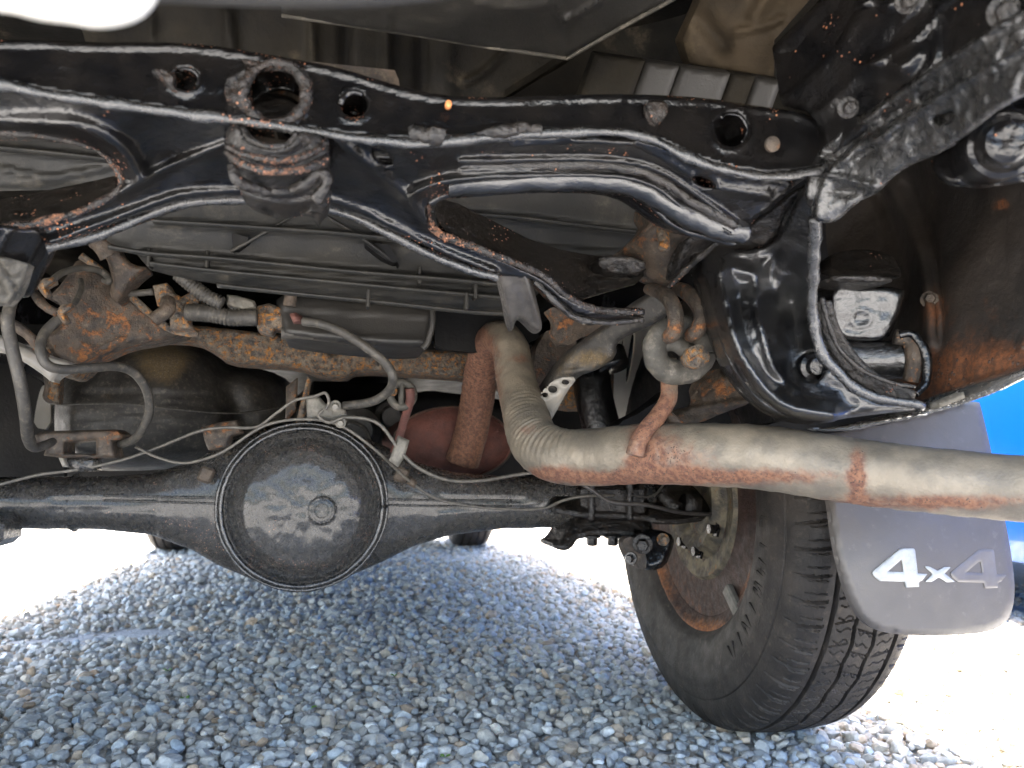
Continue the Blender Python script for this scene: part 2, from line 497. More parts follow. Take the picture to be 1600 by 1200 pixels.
M['cream'] = material('cream_bumper_paint', (.72, .69, .62), (.66, .63, .56), 12, (.25, .4), bump=((30, .0003),))
M['panel'] = material('panel_paint_with_sunlight', (.62, .60, .55), (.55, .53, .48), 12, (.3, .5))  # paint lightened to stand in for sunlight reaching the panel
M['chrome'] = material('chrome_trim', (.5, .49, .47), (.4, .38, .35), 30, (.16, .3), metal=.85)
M['drum'] = material('rusty_drum', (.135, .112, .070), (.034, .030, .024), 45, (.5, .8), bump=((120, .0026), (400, .001)), rust=((.34, .14, .035), (.12, .050, .022), .10, 40), specks=((.5, .25, .08), .35, 300))
M['valve'] = material('corroded_alloy', (.10, .094, .078), (.17, .155, .13), 60, (.45, .7), bump=((260, .0016),), rust=((.26, .15, .08), (.16, .09, .05), -.03, 140))
M['blue'] = material('blue_car_paint', (.0, .085, .40), (.0, .080, .38), 3, (.15, .2), coat=.6)
M['glass'] = material('dark_glass', (.02, .025, .03), (.02, .025, .03), 3, (.04, .06))
M['body'] = material('dark_body_paint', (.05, .05, .055), (.05, .05, .055), 3, (.2, .3), coat=.4)
M['pipe'] = material('weathered_exhaust', (.225, .190, .142), (.135, .117, .092), 26, (.38, .6), metal=.25, bump=((380, .0007), (60, .0006)),
                     soft=((.225, .105, .058), (.105, .040, .026), 70), specks=((.10, .085, .07), .10, 420))
M['rim'] = material('rusty_steel_rim', (.022, .011, .008), (.042, .021, .014), 50, (.5, .75), bump=((120, .0018), (420, .0012)), soft=((.34, .13, .040), (.13, .050, .022), 70),
                    rust=((.32, .125, .034), (.12, .048, .020), .0, 38), specks=((.36, .19, .08), .05, 300))
M['black_rusty'] = material('rust_eaten_black_paint', (.006, .0055, .005), (.024, .017, .013), 90, (.12, .3), bump=((90, .0050), (260, .0022), (700, .0008)),
                            rust=((.34, .15, .070), (.10, .045, .028), .11, 190), specks=((.62, .28, .15), .75, 340), spec=.6)
# ------------------------------------------------------------------ ground
GR = material('pale_gravel_ground', (.56, .54, .50), (.46, .445, .42), 12, (.8, .95), bump=((70, .008), (25, .008)), dust=((.60, .58, .53), .15, 3))
n = 60
gx = np.sign(np.linspace(-1, 1, n)) * np.abs(np.linspace(-1, 1, n)) ** 3 * 400
X, Y = np.meshgrid(gx, gx); Z = nz(np.stack([X.ravel(), Y.ravel(), 0 * X.ravel()], 1), .3) * .004 - .006
idx = np.arange(n * n).reshape(n, n)
g = mk('ground', np.stack([X.ravel(), Y.ravel(), Z], 1), np.stack([idx[:-1, :-1].ravel(), idx[:-1, 1:].ravel(), idx[1:, 1:].ravel(), idx[1:, :-1].ravel()], 1), GR)
g['kind'] = 'structure'

def ico(sub):
    import bmesh
    bm = bmesh.new(); bmesh.ops.create_icosphere(bm, subdivisions=sub, radius=1)
    v = np.array([q.co[:] for q in bm.verts]); f = np.array([[k.index for k in q.verts] for q in bm.faces]); bm.free()
    return v, f

SAND = ((215, 985, .16, .07), (395, 1000, .17, .06), (90, 1000, .22, .05), (330, 915, .18, .10), (170, 960, .20, .06), (600, 913, .10, .08), (540, 935, .12, .08), (430, 950, .14, .05), (30, 1060, .12, .03))
def stones():
    V, Fc, C, off = [], [], [], 0
    protos = {}
    for sub, key in ((3, 0), (2, 1), (1, 2)):
        v0, f0 = ico(sub); lst = []
        for k in range(16):
            v = v0.copy()
            for _ in range(10):           # facets worn flat
                d = RNG.normal(size=3); d /= np.linalg.norm(d); h = RNG.uniform(.55, .88)
                s = v @ d; m = s > h; v[m] -= d * ((s[m] - h) * .96)[:, None]
            if sub > 1: v = v * (1 + .14 * nz(v, 1.3, k) + .02 * nz(v, 4, k))[:, None]
            lst.append(v)
        protos[key] = (lst, f0)
    zones = []
    def zone(x0, x1, y0, y1, sp, key, size, lay):
        nx, ny = int((x1 - x0) / sp), int((y1 - y0) / sp)
        gx, gy = np.meshgrid(np.arange(nx), np.arange(ny))
        x = x0 + (gx.ravel() + .5 + RNG.uniform(-.45, .45, nx * ny)) * sp
        y = y0 + (gy.ravel() + .5 + RNG.uniform(-.45, .45, nx * ny)) * sp
        pq = px_of(np.stack([x, y, 0 * x], 1))
        m = (pq[:, 0] > -90) & (pq[:, 0] < 1700) & (pq[:, 1] < 1290)
        zones.append((x[m], y[m], key, size, lay))
    zone(-.5, 1.3, .72, 1.25, .0138, 0, (.0052, .0112), 0)
    zone(-.5, 1.3, 0.72, 1.25, .0225, 0, (.007, .0128), 1)
    zone(-1.1, 1.9, 1.25, 2.1, .0142, 1, (.0055, .0115), 0)
    zone(-1.1, 1.9, 1.25, 2.1, .0225, 1, (.007, .0128), 1)
    zone(-2.2, 2.4, 2.1, 3.4, .0175, 2, (.0068, .0125), 0)
    zone(-2.2, 2.4, 2.1, 3.4, .032, 2, (.010, .016), 1)
    zone(-2.2, 2.0, 3.4, 6.0, .036, 2, (.012, .019), 0)
    for x, y, key, size, lay in zones:
        lst, f0 = protos[key]; N_ = len(x)
        pv = np.array(lst)
        w = np.stack([x, y, 0 * x], 1)
        patch = .18 * nz(w, 9, 9)                                       # sand washed over the stones here and there
        for sx_, sy_, rx_, ry_ in SAND:
            pc_ = PZ(sx_, sy_, 0)
            patch += np.exp(-((x - pc_[0]) / rx_) ** 2 - ((y - pc_[1]) / ry_) ** 2)
        sink = np.clip((patch - .35) * 2.2, 0, 1)
        if lay: keep = RNG.random(N_) > sink
        else: keep = RNG.random(N_) > sink * .45
        x, y, w, sink = x[keep], y[keep], w[keep], sink[keep]; N_ = len(x)
        k = RNG.integers(0, 16, N_)
        s = RNG.uniform(size[0], size[1], N_) * (1 + .5 * (RNG.random(N_) > .95))
        sc = np.stack([s * RNG.uniform(.9, 1.35, N_), s * RNG.uniform(.75, 1.05, N_), s * RNG.uniform(.5, .8, N_)], 1)
        a = RNG.uniform(0, 2 * math.pi, N_); t = RNG.normal(0, .35, N_)
        v = pv[k] * sc[:, None]
        ct, st = np.cos(t)[:, None], np.sin(t)[:, None]
        v = np.stack([v[..., 0] * ct + v[..., 2] * st, v[..., 1], -v[..., 0] * st + v[..., 2] * ct], -1)
        ca, sa = np.cos(a)[:, None], np.sin(a)[:, None]
        v = np.stack([v[..., 0] * ca - v[..., 1] * sa, v[..., 0] * sa + v[..., 1] * ca, v[..., 2]], -1)
        z = nz(w, 2.5, 3) * .008 - .002 + lay * .0085 + RNG.uniform(-.003, .003, N_) - sink * .0085
        v += np.stack([x, y, z], 1)[:, None]
        V.append(v.reshape(-1, 3)); nv = pv.shape[1]
        Fc.append((f0[None] + (off + np.arange(N_) * nv)[:, None, None]).reshape(-1, 3)); off += N_ * nv
        base = RNG.uniform(.80, 1.28, N_) * (1 + .45 * (RNG.random(N_) > .9))
        tint = RNG.normal(0, 1, N_)
        c = np.stack([base * (1 + .06 * tint), base * (1 + .005 * tint), base * (1 - .06 * tint), np.ones(N_)], 1)
        br = RNG.random(N_) > .93; c[br] *= (1.0, .82, .66, 1)
        C.append(np.repeat(c, nv, 0))
    V = np.concatenate(V); Fc = np.concatenate(Fc); C = np.concatenate(C)
    me = bpy.data.meshes.new('gravel')
    me.vertices.add(len(V)); me.vertices.foreach_set('co', V.ravel())
    me.loops.add(Fc.size); me.loops.foreach_set('vertex_index', Fc.ravel())
    me.polygons.add(len(Fc)); me.polygons.foreach_set('loop_start', np.arange(len(Fc)) * 3)
    me.polygons.foreach_set('use_smooth', np.ones(len(Fc), bool))
    me.update(calc_edges=True)
    me.set_sharp_from_angle(angle=math.radians(27))
    ca = me.color_attributes.new('stone', 'FLOAT_COLOR', 'POINT'); ca.data.foreach_set('color', C.astype(np.float32).ravel())
    me.materials.append(material('river_gravel', (.62, .58, .495), (.45, .42, .365), 130, (.55, .8), bump=((260, .0012), (800, .0005)), attr_col='stone', spec=.4))
    o = bpy.data.objects.new('gravel', me); COL.objects.link(o)
    o['kind'] = 'stuff'; o['label'] = 'grey rounded gravel spread over the ground under the vehicle'; o['category'] = 'gravel'
    print('gravel tris', len(Fc))
stones()
# sand showing through the stones on the left
LEAF = material('weed_leaf', (.16, .36, .03), (.25, .45, .06), 80, (.4, .6))
def weed(x, y, r, nl, label):
    c = PZ(x, y, .012); V = []; Fs = []
    root = thing('weed', label, 'weed', tuple(c), 'tiny weeds in the gravel')
    for k in range(nl):
        a = k * 2.4 + x; L = r * random.uniform(.7, 1.2); d = np.array([math.cos(a), math.sin(a), .0]); s = np.array([-d[1], d[0], 0])
        pts = [(0, 0, 0), (.35, .32, .25), (.7, .3, .35), (1, 0, .3), (.7, -.3, .35), (.35, -.32, .25)]
        v = np.array([c + d * L * p[0] + s * L * p[1] + np.array([0, 0, L * p[2]]) for p in pts])
        mk('leaf', np.r_[v, v - [0, 0, .0006]], [[0, 1, 2, 3, 4, 5], [11, 10, 9, 8, 7, 6]], LEAF, root)
weed(262, 1048, .011, 4, 'bright green seedling among grey stones in the lower left')
weed(290, 1092, .010, 3, 'small green seedling just below the brightest one')
weed(484, 1108, .013, 2, 'single pale green leaf lying in the gravel below the differential')
weed(695, 1183, .011, 3, 'green sprout at the bottom edge of the gravel')
weed(616, 1056, .008, 3, 'yellowish sprout between stones in the middle of the gravel')

# ------------------------------------------------------------------ the vehicle
CX, AY, R = -.052, 1.247, .3627
car = thing('off_road_vehicle', 'underside of a black painted 4x4 with rusty exhaust, seen from behind its rear axle', 'car', (CX, AY, 0))
B, BR, BS, AX = M['black'], M['black_rough'], M['black_smooth'], M['axle']

# body shell, floor and side panels (they shade the underside)
def shell():
    # cross sections of the outer body along Y: half width, sill height, belt, roof
    W = .85
    secs = [(.10, .80, .80, 1.0, 1.72), (.30, .85, .72, 1.02, 1.78), (.70, .85, .56, 1.02, 1.80), (2.2, .84, .46, 1.02, 1.80), (3.0, .82, .46, 1.02, 1.76), (3.7, .78, .50, 1.0, 1.05), (4.5, .72, .55, .92, .95)]
    V = []
    for (y, w, s, b, r) in secs:
        ww = w * .82 if r > 1.3 else w * .9
        V += [(CX - w, y, s), (CX - w, y, b), (CX - ww, y, r), (CX + ww, y, r), (CX + w, y, b), (CX + w, y, s)]
    f = []
    for i in range(len(secs) - 1):
        for j in range(5): f.append([i * 6 + j, i * 6 + j + 1, (i + 1) * 6 + j + 1, (i + 1) * 6 + j])
    f.append([0, 1, 2, 3, 4, 5]); k = 6 * (len(secs) - 1); f.append([k + j for j in (5, 4, 3, 2, 1, 0)])
    o = mk('body', V, f, M['body'], car, False)
    for s in (-1, 1):
        for (y0, y1) in ((.4, 1.1), (1.2, 2.1), (2.2, 2.95)):
            xo = CX + s * .858; xi = CX + s * .72
            v = [(xo - s * .02, y0, 1.06), (xo - s * .02, y1, 1.06), (xi, y1, 1.66), (xi, y0, 1.66)]
            v = np.array(v); mk('window', np.r_[v, v + [s * .006, 0, 0]], [[0, 1, 2, 3], [7, 6, 5, 4], [0, 1, 5, 4], [1, 2, 6, 5], [2, 3, 7, 6], [3, 0, 4, 7]], M['glass'], o, False)
shell()
box('floor_pan', (CX, 2.05, .985), (1.64, 3.6, .03), M['floor'], car)
box('cabin_floor', (CX, 3.05, .70), (1.5, 2.2, .05), M['dark'], car)
box('gearbox', (CX + .1, 2.9, .50), (.42, 1.3, .30), M['dark'], car, bev=.08)
box('gearbox_crossmember', (CX, 2.35, .48), (1.2, .12, .09), M['dark'], car, bev=.02)
box('front_skid_plate', (CX, 4.0, .56), (1.1, .7, .16), M['dark'], car, bev=.04)
tube('propeller_shaft', [(CX - .0, 1.32, .40), (CX + .02, 2.4, .50)], .032, M['dark'], car, world_pts=True, straight=True)
# front wheels, stub and valance
def tread_h(u, t):  # u angle, t across 0..1
    return 0
def wheel(name, xi, s, yc, full, grooves=True):
    """xi: inner sidewall plane; s=+1 the outside is towards +X"""
    w = emp = bpy.data.objects.new(name, None); COL.objects.link(w); WL[w] = Vector((xi + s * .1, yc, R)); w.location = WL[w]
    w.parent = car; w.matrix_parent_inverse = Matrix.Translation(-WL[car])
    # section: (offset from inner bulge plane, radius)
    sec = [(.040, .190), (.030, .196), (.020, .206), (.010, .222), (.003, .245), (.000, .268), (.001, .285), (.003, .298), (.0042, .3005), (.0055, .301), (.0062, .306), (.010, .318), (.016, .328),
           (.022, .335), (.030, .341), (.040, .3445)]
    n_t = 120 if full else 40
    tt = np.linspace(0, 1, n_t)
    W_ = .205; RS = 1.0393
    mid = [(.040 + (W_ - .080) * t, .3445 + .0045 * (1 - (2 * t - 1) ** 2)) for t in tt]
    sec2 = cr(sec, 3 if full else 1)
    sec2 = sec2 * [1, RS]; mid = [(p[0], p[1] * RS) for p in mid]
    prof = np.r_[sec2, np.array(mid)[1:-1], np.stack([W_ - sec2[::-1, 0], sec2[::-1, 1]], 1)]
    nu = 1400 if full else 200
    u = np.arange(nu) * 2 * math.pi / nu
    U, Pi = np.meshgrid(u, np.arange(len(prof)), indexing='ij')
    off = prof[Pi, 0]; rad = prof[Pi, 1].copy()
    tx = off / W_
    arc = U * R                          # metres round the tread
    top = np.clip((rad - .334 * RS) / .006, 0, 1)
    def dip(c, w_, d): return d * np.clip(1 - (np.abs(tx - c) / w_) ** 4, 0, 1)
    zig = .010 * (2 * np.abs(((U * 38 / (2 * math.pi)) % 1) - .5) - .5)
    g = np.zeros_like(rad)
    for c, w_, z_, d in ((.255, .017, .3, .009), (.425, .013, 1.7, .008), (.575, .013, 1.7, .008), (.745, .016, .3, .009)):
        g = np.maximum(g, dip(c + zig * z_, w_, d))
    if full:
        K = 64
        ph = (U * K / (2 * math.pi))
        # shoulder lateral cuts, main and half depth
        for side in (0, 1):
            ts = tx if side == 0 else 1 - tx
            band = (ts > .035) & (ts < .215)
            c = np.abs(((ph + ts * 1.4) % 1) - .5)
            g = np.maximum(g, band * .006 * np.clip(1 - (c / .055) ** 4, 0, 1))
            c2 = np.abs(((ph * 2 + ts * 2.2 + .25) % 1) - .5); band2 = (ts > .09) & (ts < .2)
            g = np.maximum(g, band2 * .0028 * np.clip(1 - (c2 / .06) ** 4, 0, 1))
        for (c0, c1, sl, fr, d) in ((.28, .405, 2.5, 2, .0035), (.445, .56, -3, 2, .003), (.60, .73, 2.5, 2, .0035)):
            band = (tx > c0) & (tx < c1)
            wob = .12 * np.sin(tx * 90)
            c = np.abs(((ph * fr + tx * sl + wob) % 1) - .5)
            tm = (c0 + c1) / 2
            g = np.maximum(g, band * d * np.clip(1 - (c / .05) ** 4, 0, 1) * (np.abs(tx - tm) < .05))
            c = np.abs(((ph * 1.0 + tx * sl * .6) % 1) - .5)
            g = np.maximum(g, band * d * 1.4 * np.clip(1 - (c / .035) ** 4, 0, 1))
        # shoulder hatch under the edge
        sh = (off < .02) & (rad > .312 * RS) & (rad < .332 * RS)
        c = np.abs(((ph * 6 + rad * 90) % 1) - .5)
        tri = ((ph % 1) < .45)
        rad = rad + sh * tri * .0009 * (c < .25)
        # raised sidewall ribs and lettering-like marks
        off = off.copy()
        for rr in (.2205, .2245, .2325, .244, .2475, .285, .289, .299):
            off -= (s * 0 + 1) * (off < W_ / 2) * .0011 * np.exp(-((rad - rr) / .0010) ** 2)
    low = off < W_ * .55
    rad = rad - g * np.clip(top + ((off < .03) | (off > W_ - .03)) * (rad > .315 * RS) * .6, 0, 1)
    # flat where it carries weight
    x = xi + s * off; y = yc + rad * np.cos(U); z = R + rad * np.sin(U)
    z = np.where(z < .004, .004 + (z - .004) * .15, z)
    npf = len(prof)
    V = np.stack([x.ravel(), y.ravel(), z.ravel()], 1)
    I = np.arange(nu * npf).reshape(nu, npf); J = np.roll(I, -1, 0)
    Fq = np.stack([I[:, :-1].ravel(), I[:, 1:].ravel(), J[:, 1:].ravel(), J[:, :-1].ravel()], 1)
    ty = mk('tyre', V, Fq, M['tyre'], w, True)
    auto(ty, 32)
    return w, ty
rw, rty = wheel('wheel', .5598, 1, AY, True)
lw, _ = wheel('wheel', 2 * CX - .5598, -1, AY, False)
fw1, _ = wheel('wheel', .542, 1, AY + 2.79, False)
fw2, _ = wheel('wheel', 2 * CX - .542, -1, AY + 2.79, False)
def rim(w, xi, s, yc):
    prof = [(.034, .194), (.030, .205), (.026, .211), (.022, .2115), (.022, .207), (.029, .197), (.034, .188), (.060, .176), (.110, .172), (.150, .170), (.156, .150), (.160, .07), (.162, .0)]
    o = lathe('rim', (xi, yc, R), (s, 0, 0), prof, M['rim'], w, 96, lump=.0006, fine=3, stain=[(1090, 985, 90, 1.1, 20), (1025, 900, 16, 1.0, 70), (1160, 880, 14, 1.0, 60), (1168, 800, 10, .9, 60), (1050, 930, 20, .4, 50)])
    return o
for w, xi, s, yc in ((rw, .5598, 1, AY), (lw, 2 * CX - .5598, -1, AY), (fw1, .542, 1, AY + 2.79), (fw2, 2 * CX - .542, -1, AY + 2.79)): rim(w, xi, s, yc)
# raised marks on the near sidewall: worn letter strokes
def side_marks():
    lst = []
    glyphs = {'W': [(-1, 1, -.5, -1), (-.5, -1, 0, .6), (0, .6, .5, -1), (.5, -1, 1, 1)], 'I': [(0, 1, 0, -1)], 'N': [(-.8, -1, -.8, 1), (-.8, 1, .8, -1), (.8, -1, .8, 1)],
              'T': [(-.9, 1, .9, 1), (0, 1, 0, -1)], 'M': [(-1, -1, -.8, 1), (-.8, 1, 0, -.4), (0, -.4, .8, 1), (.8, 1, 1, -1)], 'A': [(-1, -1, 0, 1), (0, 1, 1, -1)], 'V': [(-1, 1, 0, -1), (0, -1, 1, 1)], 'L': [(-.7, 1, -.7, -1), (-.7, -1, .7, -1)]}
    a = math.radians(-176)
    for ch in 'LIMWTNTA':
        for sx, sy, ex, ey in glyphs.get(ch, []):
            p = []
            for (gx_, gy_) in ((sx, sy), (ex, ey)):
                rr = .272 + gy_ * .0155; aa = a + gx_ * .036
                p.append(np.array([.5598 - .0003, AY + rr * math.cos(aa) , R + rr * math.sin(aa)]))
            d = p[1] - p[0]; L = np.linalg.norm(d); d /= L; nrm = np.array([1, 0, 0]); sd_ = np.cross(d, nrm) * .0021
            v = np.array([p[0] - sd_, p[1] - sd_, p[1] + sd_, p[0] + sd_]); 
            v2 = v + [.004, 0, 0]
            lst.append((np.r_[v, v2], [[0, 1, 2, 3], [0, 1, 5, 4], [1, 2, 6, 5], [2, 3, 7, 6], [3, 0, 4, 7]]))
        if lst: join('raised_letter', lst, M['tyre'], rw, False)
        lst = []; a += .118
side_marks()
# brake backing plate and drum on the right rear wheel
bp = lathe('brake_drum', (.590, AY, R), (1, 0, 0), [(0, .02), (0, .055), (-.012, .070), (-.014, .080), (.004, .098), (-.002, .126), (.008, .136), (.014, .154), (.008, .160), (.012, .169), (.03, .169), (.07, .167), (.09, .15)], M['drum'], rw, 64, lump=.0015)
box('rim_gap_light', (.586, AY - .125, R - .145), (.012, .05, .022), M['valve'], rw, bev=.003, rot=Matrix.Rotation(math.radians(41), 3, 'X'))  # pale block standing in for light seen through a rim slot
for aa in (-60, -100, -150, 150, 60):
    q = (.586, AY + .085 * math.cos(math.radians(aa)), R + .085 * math.sin(math.radians(aa)))
    V, f = lathe_vf(q, (-1, 0, 0), [(0, .014), (.004, .013), (.004, .008), (.013, .008)], 6); auto(mk('backing_plate_bolt', V, f, M['black'], rw))
tube('brake_adjuster', [(.55, AY - .02, R + .04), (.515, AY - .05, R + .03), (.50, AY - .07, R + .01), (.515, AY - .09, R - .01)], .010, BR, rw, world_pts=True, lump=.002)
tube('brake_cylinder', [(.552, AY - .075, R - .005), (.530, AY - .078, R - .003)], .017, BR, rw, world_pts=True, straight=True, lump=.002)

# rear axle: tapered banjo housing round the differential
def axle():
    xs = np.linspace(-.80, .50, 220); seg = 56
    def px2X(px): # X on the axle plane
        d = ray(px, 778); t = AY / d[1]; return d[0] * t
    dc = px2X(474)
    top = [(-.9, .036), (px2X(0), .036), (px2X(158), .038), (px2X(240), .043), (px2X(300), .060), (px2X(350), .088), (px2X(400), .109), (px2X(440), .117), (dc, .119), (px2X(510), .117), (px2X(550), .106), (px2X(600), .086),
           (px2X(650), .062), (px2X(710), .046), (px2X(790), .040), (px2X(1000), .040), (.6, .040)]
    bot = [(-.9, .036), (px2X(0), .036), (px2X(158), .038), (px2X(240), .046), (px2X(300), .066), (px2X(350), .092), (px2X(400), .112), (px2X(440), .119), (dc, .120), (px2X(510), .119), (px2X(550), .110), (px2X(600), .090),
           (px2X(650), .066), (px2X(710), .050), (px2X(790), .042), (px2X(1000), .040), (.6, .040)]
    tp, bt = np.array(top), np.array(bot)
    ang = np.arange(seg) * 2 * math.pi / seg; V = []
    for x in xs:
        a = np.interp(x, tp[:, 0], tp[:, 1]); b_ = np.interp(x, bt[:, 0], bt[:, 1])
        depth = .042 + .016 * math.exp(-((x - dc) / .12) ** 2)
        c, s = np.cos(ang), np.sin(ang)
        e = .8 if abs(x - dc) < .2 else .95
        r_ = np.where(s > 0, a, b_)
        yy = AY + depth * np.sign(c) * np.abs(c) ** e; zz = R - .003 + r_ * np.sign(s) * np.abs(s) ** e
        # pair of pressed grooves along the middle of the near face
        gz = np.abs(np.abs(zz - (R - .004)) - .006)
        near = (yy < AY) & (abs(x - dc) < .335) & (abs(x - dc) > .118)
        yy = yy + near * .0035 * np.exp(-(gz / .0022) ** 2)
        V.append(np.stack([np.full(seg, x), yy, zz], 1))
    V = np.concatenate(V)
    V[:, 1] -= .0011 * (nz(V, 45) + .7 * nz(V, 130, 3))
    V[:, 2] += .0009 * nz(V, 40, 6)
    return mk('rear_axle', V, ring_faces(len(xs), seg), AX, car, True, stain=[(200, 800, 60, .6, 12), (330, 850, 60, 1.0, 30), (290, 820, 60, .7, 14), (450, 905, 90, 1.1, 14), (560, 880, 50, .8, 18), (160, 770, 10, .8, 50), (760, 770, 16, .6, 8), (700, 800, 50, .5, 10)]), dc
ax_o, DCX = axle()
DC = np.array([DCX + .003, AY, R - .006])
lathe('differential_cover', DC + [0, -.052, 0], (0, -1, 0), [(0, 0.1195), (.002, 0.1193), (.006, 0.1143), (.0045, 0.1120), (.0130, 0.1087), (.0150, 0.1058), (.0085, 0.1016), (.006, 0.0988), (.016, 0.0917), (.026, 0.0803), (.032, 0.0624), (.0345, 0.0378), (.036, 0.0189), (.0362, 0.0000)],
      AX, ax_o, 110, lump=.0012, fine=4, stain=[(480, 700, 26, .9, 14), (470, 880, 70, 1.2, 10), (400, 850, 26, .8, 30), (375, 760, 14, .6, 60), (555, 850, 30, .7, 20)])
for rr_, t_, tr_ in ((.1125, .0640, .0030), (.1195, .0545, .0026), (.1040, .0590, .0016)):
    tube('cover_weld', [(DC[0] + rr_ * math.cos(t), AY - t_, DC[2] + rr_ * math.sin(t)) for t in np.linspace(0, 2 * math.pi, 48)], tr_, M['gloss'] if tr_ > .002 else AX, ax_o, world_pts=True, seg=8, n=3, lump=.0012)
for y0_, y1_ in ((774, 778), (782, 787)):
    tube('housing_rib', [(162, y0_, (AY - .0415) / YS), (240, y0_ + 2, (AY - .043) / YS), (345, y1_, (AY - .049) / YS)], .0017, AX, ax_o, seg=8)
    tube('housing_rib', [(600, y1_ + 2, (AY - .049) / YS), (700, y1_ + 4, (AY - .043) / YS), (800, y1_ + 4, (AY - .0415) / YS)], .0017, AX, ax_o, seg=8)
pc = P(503, 798, (AY - .0865) / YS)
lathe('filler_plug', pc, (0, -1, .03), [(-.002, .0215), (.001, .0215), (.0025, .019), (.001, .0175), (.0015, .0145), (.0065, .014), (.0068, .0105), (.004, .0095), (.004, 0)], AX, ax_o, 28, lump=.0005)
def weld(name, pts, r, mat, parent): return tube(name, pts, r, mat, parent, seg=8, n=4, lump=r * .5)
tube('tube_weld', [(DC[0] - .318 + 0 * a, AY + .0385 * math.cos(a), R - .003 + .0385 * math.sin(a)) for a in np.linspace(0, 6.28, 26)], .0032, AX, ax_o, world_pts=True, seg=6, n=2, lump=.002)
for (x, y) in ((322, 742), (627, 742)):
    V, f = box_vf(P(x, y, (AY - .055) / YS), (.020, .010, .022), Matrix.Rotation(.35, 3, 'Y'), .003)
    fix_normals(mk('line_clip_bracket', V, f, M['rust_frame'], ax_o, False)); bolt('clip_bolt', x, y - 2, AY - .062, .0075, .007, M['valve'], ax_o)
# leaf spring seat, plate and U bolts on the right
def spring_seat():
    plate('spring_plate', [(880, 833), (893, 812), (915, 805), (1000, 806), (1018, 815), (1022, 838), (1008, 846), (985, 838), (905, 838), (892, 858), (880, 861), (866, 857), (862, 850), (872, 846)],
          [(870, 850, 1.10), (900, 810, 1.13), (1010, 810, 1.13), (950, 840, 1.11)], BR, car, step=4, sm=1, fillet=(8, .012), thick=(0, .075, 0), lump=.0012)
    for x in (924, 984):
        for dx in (0,):
            tube('u_bolt', [(x, 730, 1.10), (x, 770, 1.105), (x, 812, 1.11)], .0058, BR, car, lump=.0015)
    tube('u_bolt', [(903, 740, 1.20), (905, 800, 1.20)], .0062, BR, car, lump=.0015)
    for x in (925, 957, 989): bolt('u_bolt_nut', x, 838, 1.12, .0085, .012, BR, car, d=(0, 0, -1))
    box('spring_clamp', tuple(P(955, 782, 1.14)), (.11, .05, .055), BR, car, bev=.01)
    plate('shock_mount', [(985, 832), (1030, 826), (1055, 838), (1050, 862), (1040, 885), (1018, 893), (1000, 888), (992, 872), (985, 855)], [(990, 840, 1.09), (1050, 840, 1.07), (1010, 890, 1.07)], B, car, step=4, sm=1, fillet=(10, .02), thick=(0, .06, 0), lump=.001)
    plate('shock_bracket', [(972, 842), (990, 838), (1006, 852), (1012, 885), (1002, 893), (994, 880), (976, 862)], [(972, 842, 1.065), (1010, 885, 1.05), (990, 838, 1.06)], M['rust_frame'], car, step=3, sm=1, thick=(0, .02, 0), lump=.0006)
    bolt('shock_bolt', 1004, 850, 1.045, .0095, .012, BR, car, d=(-.4, -1, -.1)); bolt('shock_bolt', 986, 872, 1.04, .006, .012, M['black'], car, d=(-.7, -1, 0)); bolt('shock_bolt', 1036, 843, 1.05, .006, .01, M['rust'], car, d=(-.2, -1, 0))
    plate('spring_leaf', [(868, 742), (960, 748), (1110, 752), (1115, 812), (1040, 822), (1000, 812), (880, 808), (850, 790)], [(870, 770, 1.155), (1000, 780, 1.15), (1110, 780, 1.16)], BR, car, step=5, sm=1, fillet=(20, .02), lump=.003, thick=(0, .03, 0))
spring_seat()
# ------------------------------------------------------------------ rear crossmember
xm_top = [(-60, 58), (0, 62), (60, 62), (130, 66), (300, 66), (420, 85), (530, 105), (600, 128), (680, 148), (760, 153), (870, 148), (1000, 147), (1100, 152), (1180, 165), (1275, 178)]
xm_lip = [(-60, 118), (0, 130), (60, 142), (150, 157), (250, 171), (340, 183), (420, 194), (500, 207), (600, 219), (680, 222), (780, 212), (900, 205), (990, 208), (1040, 226), (1100, 255), (1180, 273), (1260, 270), (1292, 262)]
def circ(x, y, rx, ry=None, n=22, ph=0):
    ry = ry or rx
    return [(x + rx * math.cos(a + ph), y + ry * math.sin(a + ph)) for a in np.arange(n) * 2 * math.pi / n]
rust_run = [(380, 190, 70, 1.0, 8), (300, 120, 26, 1.0), (262, 125, 18, 1.1), (375, 150, 26, 1.2, 30), (480, 150, 18, .9, 40), (430, 98, 50, .7, 8), (555, 182, 14, 1.0, 7), (100, 148, 90, .5, 6),
            (680, 218, 100, .5, 6), (1060, 165, 40, .9, 14), (850, 205, 120, .5, 6), (1110, 255, 60, .7, 8), (570, 122, 50, .5, 6)]
xm = plate('rear_crossmember', xm_top + [(1292, 215)] + xm_lip[::-1], [(0, 60, .535), (0, 130, .525), (400, 80, .535), (400, 190, .525), (800, 150, .535), (800, 212, .525), (1290, 180, .54), (1290, 262, .525)], B, car,
      holes=[circ(430, 146, 49, 45), circ(290, 124, 19, 15), circ(553, 164, 19, 19), circ(1142, 203, 24, 25)], step=5, sm=1, hsm=0, fillet=(9, .010),
      lips=[(5, 5, .004)], ridges=[([(970, 150), (968, 200)], 5, .0025)], thick=(0, .050, .004), lump=.0012, stain=rust_run, edge=.6)
